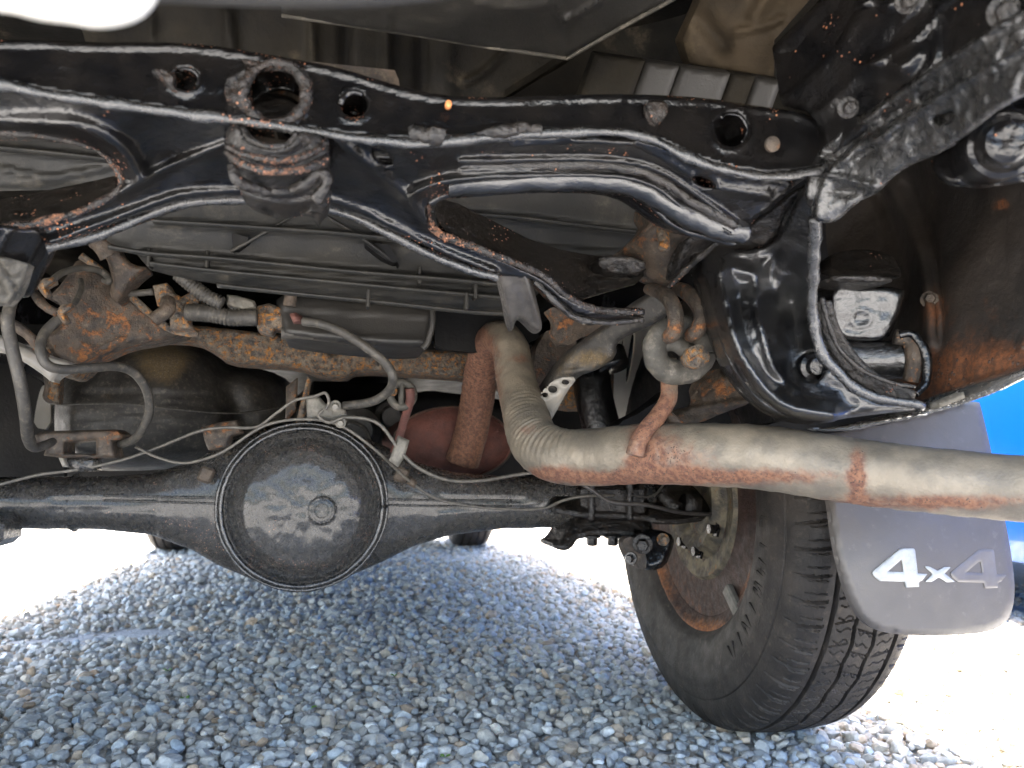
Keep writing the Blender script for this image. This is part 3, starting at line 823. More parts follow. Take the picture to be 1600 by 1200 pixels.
# closing web above and behind, seen through the big hole
plate('crossmember_web', [(330, 80), (620, 110), (640, 215), (330, 200)], [(330, 80, .60), (620, 110, .60), (330, 200, .59), (640, 215, .59)], M['rust_frame'], xm, step=12, sm=0, thick=(0, .01, 0), stain=[(450, 120, 30, 1, 20)])
plate('hole_plug', circ(428, 172, 43, 26), [(380, 170, .57), (470, 170, .57), (430, 150, .575), (430, 190, .565)], BR, xm, step=4, sm=0, fillet=(10, .01), thick=(0, .01, .0), lump=.002)
# the rolled rim round the big hole
def rim_tube(name, pts, r, mat, parent, closed=True, lump=.0015, stain=None, n=4):
    p = list(pts) + ([pts[0]] if closed else [])
    return tube(name, p, r, mat, parent, seg=8, n=n, lump=lump, stain=stain)
rim_tube('hole_rim', [(x, y, .522) for x, y in circ(430, 146, 50, 46)], .0042, M['black_rusty'], xm, lump=.0028)
rim_tube('hole_rim', [(x, y, .523) for x, y in circ(290, 124, 20, 16)][15:22] + [(x, y, .523) for x, y in circ(290, 124, 20, 16)][:3], .0014, B, xm, closed=False)
rim_tube('hole_rim', [(x, y, .523) for x, y in circ(1142, 203, 25, 25)][14:22] + [(x, y, .523) for x, y in circ(1142, 203, 25, 25)][:4], .0012, B, xm, closed=False)
rim_tube('hole_rim', [(x, y, .523) for x, y in circ(553, 164, 20, 20)][11:20], .0014, B, xm, closed=False)
# welded seam along the lower edge
tube('weld_seam', [(x, y + 1, .520) for x, y in xm_lip], .0031, M['gloss'], xm, seg=8, n=5, lump=.0022, stain=rust_run + [(400, 192, 90, 1.2, 8)], ell=(1, 1.3))
tube('weld_seam', [(640, 213, .518), (668, 207, .516), (690, 212, .518)], .0065, BR, xm, seg=8, lump=.006)
tube('weld_seam', [(745, 208, .517), (800, 202, .517), (845, 201, .518)], .004, BR, xm, seg=8, lump=.004)

low_plate = ([(-60, 116), (0, 132), (150, 159), (340, 185), (500, 209), (600, 221), (680, 224), (780, 214), (900, 207), (985, 210), (1040, 228), (1100, 257), (1180, 275), (1250, 276), (1215, 320), (1175, 345), (1160, 378),
              (1110, 368), (1074, 362), (1045, 345), (1015, 320), (985, 303), (940, 296), (850, 296), (760, 302), (700, 306), (672, 318), (668, 335), (683, 362), (730, 381), (790, 405), (850, 432), (885, 462), (930, 482), (1000, 487), (1004, 500),
              (945, 503), (900, 496), (868, 470), (838, 440), (800, 436), (775, 432), (740, 423), (680, 401), (620, 371), (560, 341), (500, 323), (430, 314), (350, 312), (280, 319), (215, 341), (150, 367), (72, 388),
              (40, 372), (60, 347), (130, 327), (170, 307), (190, 290), (186, 268), (165, 241), (120, 220), (60, 210), (0, 207), (-60, 206)])
lp = plate('lower_crossmember_plate', low_plate, [(0, 135, .53), (0, 206, .60), (200, 180, .535), (200, 290, .62), (400, 195, .53), (400, 312, .65), (600, 222, .53), (560, 341, .66), (700, 303, .60), (800, 216, .535),
      (900, 208, .535), (850, 294, .60), (1000, 303, .60), (1100, 260, .53), (1150, 370, .60), (690, 370, .66), (800, 420, .68), (900, 490, .70), (1000, 490, .71), (72, 388, .64), (150, 367, .65), (1240, 280, .54)], B, car,
      step=4, sm=1, fillet=(11, .014), lips=[(4, 4.5, .004)],
      ridges=[([(190, 300), (260, 262), (350, 226)], 7, .012), ([(520, 215), (580, 262), (640, 312), (664, 345)], 10, .010), ([(-60, 192), (60, 192), (130, 200), (185, 228), (215, 270)], 16, .018),
              ([(650, 300), (700, 284), (800, 276), (950, 276), (1020, 292), (1070, 330), (1110, 356), (1160, 372)], 9, .020), ([(720, 252), (850, 250), (960, 252), (1030, 268), (1090, 306), (1150, 350)], 5, .010),
              ([(720, 266), (850, 262), (960, 262), (1020, 276), (1080, 318), (1140, 362)], 4, .008), ([(900, 222), (985, 226), (1040, 252), (1110, 290), (1200, 305)], 8, .006), ([(800, 228), (900, 222), (985, 226)], 5, .005),
              ([(80, 377), (150, 352), (215, 328), (280, 306), (350, 300), (430, 302), (500, 310), (565, 330), (620, 358), (690, 392), (770, 424)], 8, .010),
              ([(560, 200), (630, 250), (600, 300)], 30, -.008), ([(240, 200), (270, 250)], 34, -.010)],
      thick=(0, .045, .012), lump=.0014, edge=.9,
      holes=[[(380, 196), (375, 196), (382, 208), (398, 222), (425, 229), (450, 222), (464, 206), (466, 200)], [(582, 234), (590, 229), (606, 243), (614, 254), (603, 254), (588, 246)], [(1080, 278), (1096, 276), (1118, 290), (1112, 293), (1092, 287)]],
      stain=[(690, 320, 26, 1.1, 34), (120, 355, 110, .9, 14), (190, 260, 16, 1.1, 30), (860, 235, 100, .9, 14), (680, 255, 30, .8, 40), (120, 375, 60, .9, 12), (740, 425, 60, .9, 12), (700, 372, 50, .8, 8), (650, 385, 50, .8, 8), (170, 205, 40, .4, 30), (960, 240, 60, 1, 10)])
# bead along the openings and the arch
tube('plate_flange', [(72, 388, .640), (150, 369, .648), (215, 343, .648), (280, 320, .648), (350, 313, .648), (430, 315, .65), (500, 324, .655), (560, 342, .66), (620, 372, .665), (680, 402, .672), (740, 424, .678), (778, 434, .68)],
     .0040, M['gloss'], lp, seg=10, lump=.0012, stain=[(120, 375, 50, .7), (720, 415, 60, .8)])
tube('plate_flange', [(0, 356, .615), (60, 348, .615), (130, 328, .618), (172, 306, .62), (190, 290, .62), (187, 268, .618), (166, 242, .61), (120, 220, .603), (60, 210, .60), (-20, 206, .60)], .0030, M['black_rusty'], lp, seg=8, lump=.0015, stain=[(190, 260, 30, .8), (80, 350, 80, 1.0)])
tube('plate_flange', [(672, 318, .612), (700, 304, .605), (760, 300, .60), (850, 295, .60), (940, 295, .60), (986, 302, .60), (1018, 320, .60), (1046, 346, .60), (1080, 364, .60), (1150, 380, .60)], .0034, B, lp, seg=8, lump=.001)
tube('plate_flange', [(670, 322, .62), (668, 336, .64), (684, 363, .655), (730, 382, .662), (790, 405, .668), (850, 432, .68), (888, 464, .69), (930, 483, .70), (1005, 488, .705)], .0036, M['black_rusty'], lp, seg=8, lump=.0015, stain=[(690, 360, 60, 1.1)])
tube('plate_flange', [(836, 440, .69), (868, 471, .69), (900, 497, .70), (948, 504, .70), (1005, 500, .705)], .0032, BR, lp, seg=8, lump=.0015)
# long ribs pressed under the right arm
tube('stiffening_rib', [(700, 288, .585), (760, 284, .583), (850, 281, .58), (950, 282, .58), (1010, 298, .58), (1062, 330, .582), (1110, 352, .585), (1165, 365, .585)], .0100, BS, lp, seg=14, lump=.0022, stain=[(650, 290, 50, .6)])
tube('stiffening_rib', [(722, 262, .570), (850, 258, .568), (955, 260, .566), (1024, 276, .566), (1082, 314, .57), (1150, 352, .575)], .0045, BR, lp, seg=10, lump=.002)
# walls inside the openings
plate('opening_wall', [(676, 318), (700, 310), (760, 340), (850, 385), (940, 402), (1006, 404), (1006, 440), (960, 452), (900, 470), (850, 430), (790, 402), (730, 378), (690, 360)],
      [(676, 318, .68), (700, 350, .69), (800, 380, .74), (900, 430, .76), (1000, 404, .78), (1000, 440, .76), (850, 430, .71)], BR, lp, step=5, sm=1, lump=.002, thick=(0, .01, 0), stain=[(720, 350, 60, .5), (800, 380, 60, .4)])
plate('opening_wall', [(-40, 318), (60, 300), (150, 282), (186, 272), (188, 292), (168, 306), (130, 326), (60, 346), (-40, 362)], [(0, 318, .68), (180, 275, .66), (0, 355, .63), (150, 315, .635)], BR, lp, step=5, sm=1, lump=.002, thick=(0, .01, 0), stain=[(100, 320, 90, .7, 20)])
# centre tow socket: a short tube with a collar welded under the plate
soc = plate('tow_socket', [(355, 196), (375, 194), (384, 212), (402, 226), (426, 232), (450, 226), (464, 210), (470, 204), (514, 212), (516, 250), (512, 290), (498, 308), (492, 318), (486, 300), (470, 292), (450, 298), (424, 300), (400, 292), (372, 278), (358, 256), (352, 230)],
      [(355, 200, .515), (514, 214, .515), (430, 240, .505), (355, 255, .53), (512, 290, .55), (430, 296, .57), (492, 316, .59)], BR, car, step=4, sm=1, fillet=(8, .010),
      ridges=[([(354, 232), (400, 246), (450, 250), (505, 226)], 5, .006), ([(354, 244), (400, 262), (450, 268), (508, 250)], 6, .008), ([(400, 280), (418, 292)], 4, -.01), ([(455, 292), (475, 276)], 4, -.012)],
      thick=(0, .07, 0), lump=.0018, edge=.7, stain=[(450, 258, 60, .9, 12), (370, 240, 20, .7, 30)])
rim_tube('socket_lip', [(354, 228, .506), (380, 241, .500), (410, 248, .497), (450, 250, .497), (485, 240, .500), (510, 222, .506)], .0022, M['black_rusty'], soc, closed=False, lump=.0012, stain=[(440, 250, 70, .6)])
rim_tube('socket_lip', [(354, 238, .508), (378, 255, .500), (410, 266, .496), (450, 268, .496), (485, 262, .500), (512, 246, .508)], .0028, M['black_rusty'], soc, closed=False, lump=.0012, stain=[(440, 266, 70, .7)])
rim_tube('socket_lip', [(380, 202, .512), (390, 216, .508), (405, 225, .506), (427, 230, .506), (450, 225, .506), (464, 208, .508)], .0022, BR, soc, closed=False, lump=.001, stain=[(427, 225, 50, .9)])
rim_tube('safety_chain_loop', [(362, 258, .515), (366, 275, .515), (380, 287, .52), (400, 294, .525), (420, 302, .53)], .0032, BR, soc, closed=False, lump=.002, stain=[(370, 270, 30, .8)])
rim_tube('safety_chain_loop', [(455, 296, .53), (480, 284, .52), (502, 270, .515), (512, 282, .515), (504, 298, .52), (494, 312, .525)], .0034, BR, soc, closed=False, lump=.002)
plate('socket_back', [(378, 196), (468, 204), (466, 232), (382, 228)], [(378, 196, .56), (468, 204, .56), (420, 232, .565)], M['rust_frame'], soc, step=8, sm=1, thick=(0, .01, 0))

# ------------------------------------------------------------------ right frame rail and its brackets
rail = plate('frame_rail', [(1278, 178), (1205, 162), (1256, 118), (1300, 78), (1345, 0), (1365, -60), (1700, -60), (1700, 30), (1600, 62), (1540, 100), (1480, 132), (1420, 168), (1345, 212), (1292, 262), (1278, 240)],
      [(1205, 162, .56), (1345, 0, .46), (1600, -40, .36), (1600, 62, .335), (1292, 262, .525), (1420, 168, .435), (1400, 80, .44)], B, car, step=7, sm=1, fillet=(8, .006), thick=(.0, .01, .05), lump=.0014, edge=.3,
      ridges=[([(1362, 100), (1380, 90), (1440, 50), (1462, 10)], 5, .006), ([(1462, 10), (1464, 80), (1450, 110), (1420, 140)], 5, .006), ([(1362, 100), (1400, 105)], 16, .008), ([(1280, 178), (1340, 120), (1372, 98)], 7, .003), ([(1430, 85), (1415, 100)], 18, .008)],
      stain=[(1355, 92, 20, .9), (1290, 90, 60, .5, 40), (1430, 100, 24, .6), (1345, 195, 16, .9), (1420, 160, 80, .5, 20), (1570, 20, 40, .6)])
for (x, y, Y, r) in ((1325, 168, .47, .0050), (1568, 18, .34, .0060), (1417, 2, .40, .0050)): bolt('rail_bolt', x, y, Y, r, .005, BR, rail, d=(-.3, -1, -.5))
plate('rail_flange', [(1292, 262), (1345, 213), (1420, 169), (1480, 133), (1540, 101), (1600, 63), (1700, 20), (1700, 105), (1600, 150), (1560, 172), (1530, 196), (1480, 236), (1430, 254), (1400, 272), (1372, 302), (1340, 316), (1310, 345), (1290, 350), (1270, 345), (1272, 300)],
      [(1292, 262, .515), (1600, 63, .325), (1700, 20, .29), (1700, 105, .292), (1600, 150, .328), (1480, 236, .412), (1400, 272, .462), (1310, 345, .522), (1270, 345, .53), (1420, 169, .43)], M['gloss'], rail, step=4, sm=1, fillet=(9, .010), thick=(.0, .012, .02), lump=.0026, edge=.2,
      holes=[[(1458, 188), (1470, 181), (1490, 178), (1484, 186), (1470, 193)]],
      ridges=[([(1285, 270), (1340, 284), (1365, 290)], 5, .006), ([(1340, 245), (1362, 232)], 10, -.008), ([(1400, 210), (1410, 200)], 6, -.006), ([(1310, 300), (1345, 300)], 9, -.006), ([(1300, 262), (1400, 200), (1500, 130), (1600, 72)], 7, .005)], stain=[(1350, 225, 30, .3)])
# shackle boss and bushing at the right edge
hub_c = P(1566, 226, .40)
sh = lathe('shackle_boss', hub_c, (-.55, -.95, -.25), [(-.05, .022), (0, .023), (.006, .022), (.008, .019), (.006, .017), (.010, .015), (.016, .0135), (.018, .009), (.018, 0)], B, car, 36, lump=.003, fine=3, stain=[(1560, 215, 30, 1.0)])
plate('shackle_plate', [(1482, 210), (1500, 196), (1540, 165), (1600, 130), (1700, 100), (1700, 262), (1600, 276), (1560, 280), (1520, 278), (1496, 264), (1484, 240)],
      [(1482, 210, .45), (1600, 130, .40), (1700, 100, .37), (1700, 262, .385), (1560, 280, .42), (1500, 260, .44)], B, sh, step=6, sm=1, fillet=(10, .012), thick=(0, .02, 0), lump=.002, edge=.3)
# ------------------------------------------------------------------ spring hanger, front of the right shackle
hg = plate('spring_hanger', [(1095, 392), (1130, 384), (1165, 388), (1200, 384), (1225, 350), (1245, 300), (1264, 280), (1284, 300), (1283, 345), (1276, 400), (1274, 450), (1280, 520), (1300, 570), (1340, 608), (1390, 628), (1446, 630), (1440, 640), (1380, 646), (1310, 655),
      (1300, 661), (1250, 658), (1210, 642), (1172, 612), (1148, 580), (1130, 545), (1114, 500), (1104, 455), (1092, 420)],
      [(1095, 392, .70), (1110, 480, .68), (1160, 600, .665), (1250, 658, .65), (1340, 640, .64), (1440, 634, .62), (1280, 520, .66), (1274, 400, .63), (1264, 280, .56), (1200, 384, .66), (1200, 500, .66), (1235, 470, .69)], BS, car, step=4, sm=1,
      fillet=(12, .018), thick=(.01, .04, 0), lump=.0022, edge=.25,
      ridges=[([(1125, 425), (1135, 470), (1150, 530), (1180, 585), (1230, 632), (1300, 648)], 13, .022), ([(1180, 470), (1192, 520), (1210, 575), (1240, 610)], 8, .010), ([(1125, 402), (1150, 420), (1180, 430), (1185, 460)], 12, .010),
              ([(1150, 470), (1168, 540), (1205, 600)], 9, -.008), ([(1232, 480), (1240, 540), (1232, 590)], 26, -.020), ([(1300, 605), (1330, 630)], 12, -.004), ([(1190, 400), (1210, 395), (1200, 440)], 12, -.008)],
      stain=[(1180, 400, 30, .35), (1240, 640, 40, .5, 10), (1130, 400, 26, .5)], holes=[circ(1268, 573, 15, 17)])
lathe('hanger_bolt', P(1266, 573, .665), (0, -1, -.1), [(0, .013), (.004, .013), (.006, .009), (.012, .008), (.013, 0)], B, hg, 20, lump=.001)
# the thick bent flange strip that curves down to the rear
def strip(name, mid, w, mat, parent, thick=.004, stain=None, lump=.0015, step=3, n=5):
    """a sheet strip along a centre line: (x, y, Y, half width px)"""
    m = cr(mid, n); d = np.gradient(m[:, :2], axis=0); d /= np.linalg.norm(d, axis=1)[:, None]
    nrm = np.stack([-d[:, 1], d[:, 0]], 1); hw = m[:, 3:4]
    out = np.r_[m[:, :2] + nrm * hw, (m[:, :2] - nrm * hw)[::-1]]
    ctl = [tuple(q[:3]) for q in m[:: max(1, len(m) // 9)]] + [(q[0] + 8, q[1] + 6, q[2]) for q in m[:: max(1, len(m) // 3)]]
    return plate(name, out, ctl, mat, parent, step=step, sm=0, thick=(0, thick, 0), lump=lump, stain=stain, fillet=(4, .003))
tube('hanger_flange', [(1274, 340, .555), (1272, 400, .58), (1270, 450, .60), (1271, 500, .615), (1284, 550, .62), (1315, 588, .618), (1360, 618, .612), (1444, 634, .60)], [.0060, .0055, .0055, .0055, .0055, .0052, .0050, .0045], M['gloss'], hg, seg=10, lump=.0018, ell=(1, .8))
strip('hanger_inner_flange', [(1290, 470, .63, 9), (1300, 520, .645, 15), (1328, 566, .65, 17), (1368, 600, .645, 16), (1430, 620, .63, 9)], 0, BR, hg)
tube('hanger_flange', [(1284, 465, .615), (1296, 510, .62), (1312, 545, .625), (1346, 578, .628), (1390, 596, .625), (1430, 604, .62)], .0022, BR, hg, seg=8, lump=.001)
# shackle box and bushing behind the flange
sb = plate('shackle_box', [(1298, 444), (1340, 446), (1414, 449), (1412, 468), (1400, 504), (1386, 532), (1350, 534), (1308, 531), (1297, 500)], [(1302, 446, .675), (1412, 450, .655), (1312, 528, .682), (1386, 528, .666)], BS, car, step=4, sm=1, fillet=(7, .008),
      ridges=[(circ(1346, 497, 15, 13), 3, .0014)], lump=.0016, thick=(0, .05, 0))
plate('shackle_box_edge', [(1300, 428), (1392, 430), (1394, 445), (1300, 443)], [(1300, 428, .645), (1392, 430, .63), (1300, 443, .65)], BR, sb, step=4, sm=1, fillet=(5, .006), lump=.0018, thick=(0, .03, 0))
plate('shackle_box_top', [(1298, 395), (1350, 388), (1392, 396), (1408, 420), (1408, 436), (1395, 432), (1300, 428)], [(1298, 395, .70), (1392, 396, .68), (1300, 428, .655), (1395, 432, .64)], BR, sb, step=5, sm=1, lump=.002, thick=(0, .02, 0), stain=[(1370, 400, 40, .4)])
tube('shackle_bushing', [(1312, 560, .70), (1360, 562, .69), (1412, 562, .675)], [.020, .0205, .0205], BS, car, seg=28, lump=.0012)
tube('bushing_clamp', [(1404, 524, .66), (1424, 522, .655), (1440, 540, .65), (1448, 568, .648), (1446, 598, .648), (1430, 616, .65)], [.0045, .0048, .005, .005, .0045, .004], B, car, seg=10, lump=.0008)
tube('bushing_sleeve', [(1398, 526, .665), (1420, 532, .66), (1428, 560, .655), (1422, 596, .66)], .0075, M['rust_frame'], car, seg=10, lump=.0015, stain=[(1420, 560, 40, .8)])
# crossing tube from the crossmember end down to the hanger
plate('gusset', [(1080, 362), (1140, 370), (1200, 330), (1240, 296), (1262, 290), (1230, 330), (1212, 380), (1160, 388), (1120, 392), (1090, 400), (1070, 420), (1050, 440), (1056, 400)], [(1080, 362, .68), (1240, 296, .60), (1212, 380, .66), (1090, 400, .71), (1050, 440, .74)], BR, car,
      step=4, sm=1, lump=.002, thick=(0, .02, 0), fillet=(6, .008), stain=[(1160, 360, 40, .5)])
tube('gusset_edge', [(1046, 447, .73), (1090, 405, .69), (1140, 365, .645), (1200, 318, .60), (1256, 272, .55)], .0034, BR, car, seg=8, lump=.0012, stain=[(1180, 335, 20, .6), (1060, 430, 30, 1)])
plate('rubber_plug', [(1160, 310), (1175, 304), (1190, 306), (1205, 312), (1204, 326), (1180, 330), (1165, 325)], [(1160, 310, .62), (1205, 312, .61), (1180, 330, .625)], M['rust_frame'], car, step=3, sm=1, fillet=(5, .005), lump=.001)
lathe('brass_plug', P(1205, 226, .515), (0, -1, -.2), [(0, .006), (.003, .006), (.004, .003), (.004, 0)], M['rust_frame'], xm, 16)
def crust(name, out, Y, parent, lump=.004): return plate(name, out, [(out[0][0], out[0][1], Y), (out[2][0], out[2][1], Y), (out[-2][0], out[-2][1], Y)], M['black_rusty'], parent, step=2.5, sm=1, fillet=(4, .004), thick=(0, .006, 0), lump=lump)
crust('rust_scale', [(234, 112), (246, 105), (262, 108), (276, 118), (270, 132), (280, 146), (262, 136), (252, 122)], .519, xm)
crust('rust_scale', [(352, 122), (368, 116), (384, 104), (388, 112), (380, 130), (382, 150), (396, 178), (380, 176), (366, 162), (350, 158)], .519, xm)
crust('rust_scale', [(388, 104), (376, 90), (392, 94), (420, 98), (450, 96), (470, 110), (480, 130), (486, 160), (476, 176), (466, 176), (478, 150), (470, 120), (450, 106), (410, 104)], .519, xm)
crust('rust_scale', [(1008, 158), (1030, 154), (1046, 164), (1040, 186), (1024, 196), (1012, 180)], .5225, xm, .002)

# ------------------------------------------------------------------ rear quarter inner panel, lower trim, mud flap
qp = plate('inner_fender', [(1290, 300), (1340, 300), (1380, 268), (1440, 240), (1500, 200), (1700, 120), (1700, 540), (1600, 580), (1520, 606), (1455, 628), (1400, 650), (1300, 672), (1285, 600), (1300, 430), (1290, 380)],
      [(1290, 300, .95), (1380, 300, .88), (1500, 200, .66), (1700, 200, .52), (1700, 540, .50), (1600, 580, .56), (1455, 628, .68), (1380, 650, .76), (1300, 672, .84), (1300, 430, .92), (1450, 450, .72)], M['fender'], car, step=8, sm=1,
      ridges=[([(1392, 290), (1430, 380), (1448, 470), (1452, 540)], 10, .020), ([(1420, 285), (1455, 370), (1470, 460), (1470, 520)], 7, -.015), ([(1372, 300), (1400, 380), (1420, 460)], 8, -.015)], thick=(.012, 0, 0), lump=.002,
      stain=[(1500, 575, 70, .9, 40), (1450, 600, 50, 1.0, 30), (1600, 560, 60, .9, 24), (1565, 320, 12, 1.3, 8), (1460, 485, 20, .7, 30), (1540, 500, 120, .25, 60)])
bolt('fender_bolt', 1452, 468, .70, .006, .006, M['rust_frame'], qp, d=(-.6, -1, 0))
plate('fender_lower_lip', [(1370, 655), (1440, 628), (1500, 606), (1600, 574), (1700, 535), (1700, 548), (1600, 592), (1560, 612), (1510, 630), (1460, 645), (1380, 662), (1300, 668)], [(1380, 655, .70), (1500, 610, .62), (1600, 580, .54), (1700, 540, .48), (1460, 645, .64), (1300, 668, .76)], M['chrome'], car,
      step=4, sm=1, fillet=(5, .008), thick=(.0, .01, .0), stain=None, ridges=[([(1560, 596), (1650, 568)], 6, .004)])
plate('lip_clip', [(1464, 628), (1506, 612), (1508, 622), (1466, 638)], [(1464, 628, .625), (1506, 612, .60), (1508, 622, .60)], M['valve'], car, step=3, sm=0, fillet=(3, .003), thick=(0, .01, 0))
plate('sill_trim', [(1262, 668), (1300, 668), (1372, 655), (1452, 643), (1450, 650), (1380, 662), (1340, 672), (1288, 674)], [(1262, 668, .76), (1372, 655, .69), (1450, 648, .64), (1300, 674, .74)], M['chrome'], car, step=3, sm=1, fillet=(3, .006), thick=(0, .012, 0))
plate('sill_trim', [(1190, 660), (1300, 655), (1440, 640), (1442, 650), (1360, 668), (1290, 678), (1230, 676)], [(1190, 660, .80), (1300, 655, .78), (1440, 640, .68), (1230, 676, .80)], M['dark'], car, step=4, sm=1, thick=(0, .03, 0))
fl_ctrl = [(1295, 760, .765), (1590, 760, .775), (1300, 990, .745), (1580, 990, .755), (1440, 880, .742), (1280, 640, .80), (1540, 630, .80)]
flap = plate('mud_flap', [(1268, 672), (1400, 652), (1528, 622), (1534, 640), (1548, 700), (1566, 790), (1580, 862), (1587, 925), (1580, 962), (1566, 978), (1540, 989), (1480, 993), (1420, 993), (1376, 988), (1350, 974), (1330, 945), (1316, 905), (1303, 850), (1294, 780), (1280, 720)],
      fl_ctrl, M['flap'], car, step=6, sm=2, fillet=(7, .006), thick=(0, .006, 0), lump=.0003)
fy = tps(fl_ctrl)
def glyph(name, outline, hole, mat, h):
    ctl = [(x, y, float(fy(np.array([x]), np.array([y]))[0]) - h) for x, y in outline[::2]]
    return plate(name, outline, ctl, mat, flap, holes=[hole] if hole else [], step=2.5, sm=0, hsm=0, fillet=(1.6, .0008), thick=(0, h, 0))
four = [(1363, 895), (1366, 891), (1406, 858), (1412, 857), (1428, 857), (1430, 860), (1434, 896), (1449, 897), (1441, 907), (1436, 909), (1436, 917), (1416, 918), (1414, 909), (1375, 908), (1366, 901)]
four_hole = [(1387, 893), (1409, 874), (1412, 894)]
glyph('emblem_four', four, four_hole, M['silver'], .0022)
glyph('emblem_x', [(1444, 885), (1452, 885), (1465, 892), (1476, 886), (1486, 886), (1476, 896), (1492, 909), (1480, 910), (1467, 902), (1456, 909), (1446, 909), (1458, 897)], None, M['silver'], .0020)
sh4 = lambda p: [((x - 1363) * 1.02 + 1485, y + 1.5) for x, y in p]
glyph('emblem_four', sh4(four), sh4(four_hole), M['ghost'], .0015)

# ------------------------------------------------------------------ fuel tank shield above the axle
tk = [(160, 372), (170, 355), (230, 330), (300, 300), (160, 295), (-60, 300), (-60, 150), (500, 160), (1100, 220), (1100, 395), (1030, 405), (960, 420), (870, 430), (830, 470), (800, 490), (730, 486), (670, 480), (600, 472), (460, 458), (340, 445), (240, 425), (228, 415), (210, 392), (180, 384)]
tank = plate('fuel_tank_shield', tk, [(0, 200, .88), (500, 200, .86), (1050, 300, .90), (200, 380, .93), (500, 440, .95), (800, 480, .97), (500, 330, .90)], M['plastic'], car, step=6, sm=1, fillet=(10, .02), thick=(0, .06, .06),
      ridges=[([(240, 346), (400, 356), (560, 368), (760, 392)], 3.5, .010), ([(170, 386), (240, 397), (350, 405), (540, 424), (700, 437), (800, 447)], 4, .014), ([(235, 410), (350, 425), (540, 442), (700, 457), (810, 468)], 4, .012),
              ([(670, 332), (800, 340), (900, 352), (1030, 368)], 3.5, .010), ([(760, 378), (850, 388), (1000, 400)], 4, .012), ([(0, 232), (100, 242), (190, 252)], 3.5, .010), ([(0, 262), (80, 276), (180, 258)], 3, .008)])
# cross ribs standing off the shield, each with a dark plate standing for its shadowed pocket
for a, b, c in (((476, 326), (398, 372), (362, 392)), ((490, 326), (560, 368), (612, 406))):
    pts = [(a[0], a[1], .885), (b[0], b[1], .895), (c[0], c[1], .915)]
    tube('shield_rib', pts, .0022, M['plastic'], tank, seg=6)
plate('shadow_pocket_plate', [(362, 364), (392, 372), (364, 392)], [(362, 364, .905), (392, 372, .89), (364, 392, .915)], M['dark'], tank, step=4, sm=0, thick=(0, .02, 0))
plate('shadow_pocket_plate', [(566, 378), (608, 382), (624, 414), (596, 402)], [(566, 378, .905), (608, 382, .90), (624, 414, .915)], M['dark'], tank, step=4, sm=0, thick=(0, .02, 0))
for x, y in ((235, 405), (575, 468), (742, 455), (728, 472), (655, 432), (325, 408)):
    box('shield_step', tuple(P(x, y, .935)), (.004, .02, .022), M['plastic'], tank, bev=.001)
for i, (pts) in enumerate(([(240, 346, .885), (400, 356, .885), (560, 368, .89), (760, 392, .90)], [(170, 386, .915), (240, 397, .918), (350, 405, .92), (540, 424, .922), (700, 437, .925), (800, 447, .93)],
        [(235, 412, .925), (350, 425, .928), (540, 443, .93), (700, 458, .935), (815, 468, .94)], [(340, 446, .935), (460, 459, .935), (600, 473, .94), (730, 487, .945), (800, 491, .95)], [(668, 331, .885), (800, 340, .89), (900, 352, .893), (1040, 368, .90)], [(-20, 230, .875), (100, 242, .875), (190, 253, .88)])):
    tube('shield_ledge', pts, .0042, M['plastic'], tank, seg=8, ell=(1.6, .7))
# canister hung below it
can = plate('charcoal_canister', [(430, 452), (520, 460), (668, 474), (682, 476), (680, 500), (672, 538), (660, 545), (560, 540), (460, 528), (436, 520)], [(430, 452, 1.02), (682, 476, 1.02), (440, 520, 1.0), (672, 540, 1.0)], M['grey'], car, step=5, sm=1, fillet=(14, .03),
      thick=(0, .12, 0), ridges=[([(430, 478), (560, 488), (670, 494)], 2.5, .003), ([(440, 518), (560, 530), (665, 536)], 6, .006)], stain=None)
tube('canister_seam', [(676, 478, .99), (676, 505, .985), (668, 535, .985), (660, 544, .985)], .004, M['grey'], can, seg=8)
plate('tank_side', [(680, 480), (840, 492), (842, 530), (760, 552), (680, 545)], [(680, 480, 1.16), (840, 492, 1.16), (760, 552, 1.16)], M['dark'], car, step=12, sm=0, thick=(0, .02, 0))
tube('filler_pipe_clamp', [(455, 456, .985), (452, 478, .985)], .008, M['rust_frame'], car)
# rusty frame crossmember ahead of the axle
rc = plate('rusty_frame_crossmember', [(130, 560), (180, 520), (215, 500), (300, 508), (380, 516), (460, 526), (540, 534), (640, 545), (760, 552), (880, 560), (960, 560), (958, 640), (880, 640), (820, 618), (745, 592), (640, 585), (560, 580), (540, 592), (500, 588), (470, 574), (400, 570), (352, 566), (330, 548), (300, 532), (240, 530), (190, 534), (150, 556), (120, 590), (96, 590), (70, 570), (60, 540), (90, 530)],
      [(100, 560, 1.14), (300, 515, 1.20), (350, 560, 1.22), (700, 550, 1.27), (700, 588, 1.26), (950, 560, 1.30), (950, 640, 1.29), (215, 500, 1.18)], M['rust'], car, step=4, sm=1, fillet=(9, .02), thick=(0, .06, 0), lump=.0022,
      ridges=[([(300, 510), (500, 530), (760, 554)], 6, .006), ([(352, 562), (500, 582), (745, 590)], 6, .006)], holes=[circ(520, 550, 3.5)], stain=[(900, 600, 60, .3)])
plate('frame_gusset', [(100, 440), (124, 398), (160, 420), (200, 452), (262, 508), (300, 520), (240, 534), (196, 540), (150, 560), (110, 580), (84, 560), (64, 520), (70, 470)], [(100, 440, 1.04), (130, 400, 1.06), (262, 510, 1.09), (150, 560, 1.07), (70, 520, 1.04)], M['rust_frame'], car,
      step=5, sm=1, fillet=(8, .01), thick=(0, .05, 0), lump=.0015, ridges=[([(120, 538), (150, 546), (190, 530)], 6, .004)], holes=[circ(78, 492, 20, 26)], stain=[(180, 500, 60, .7, 40), (160, 560, 60, .9, 20)])
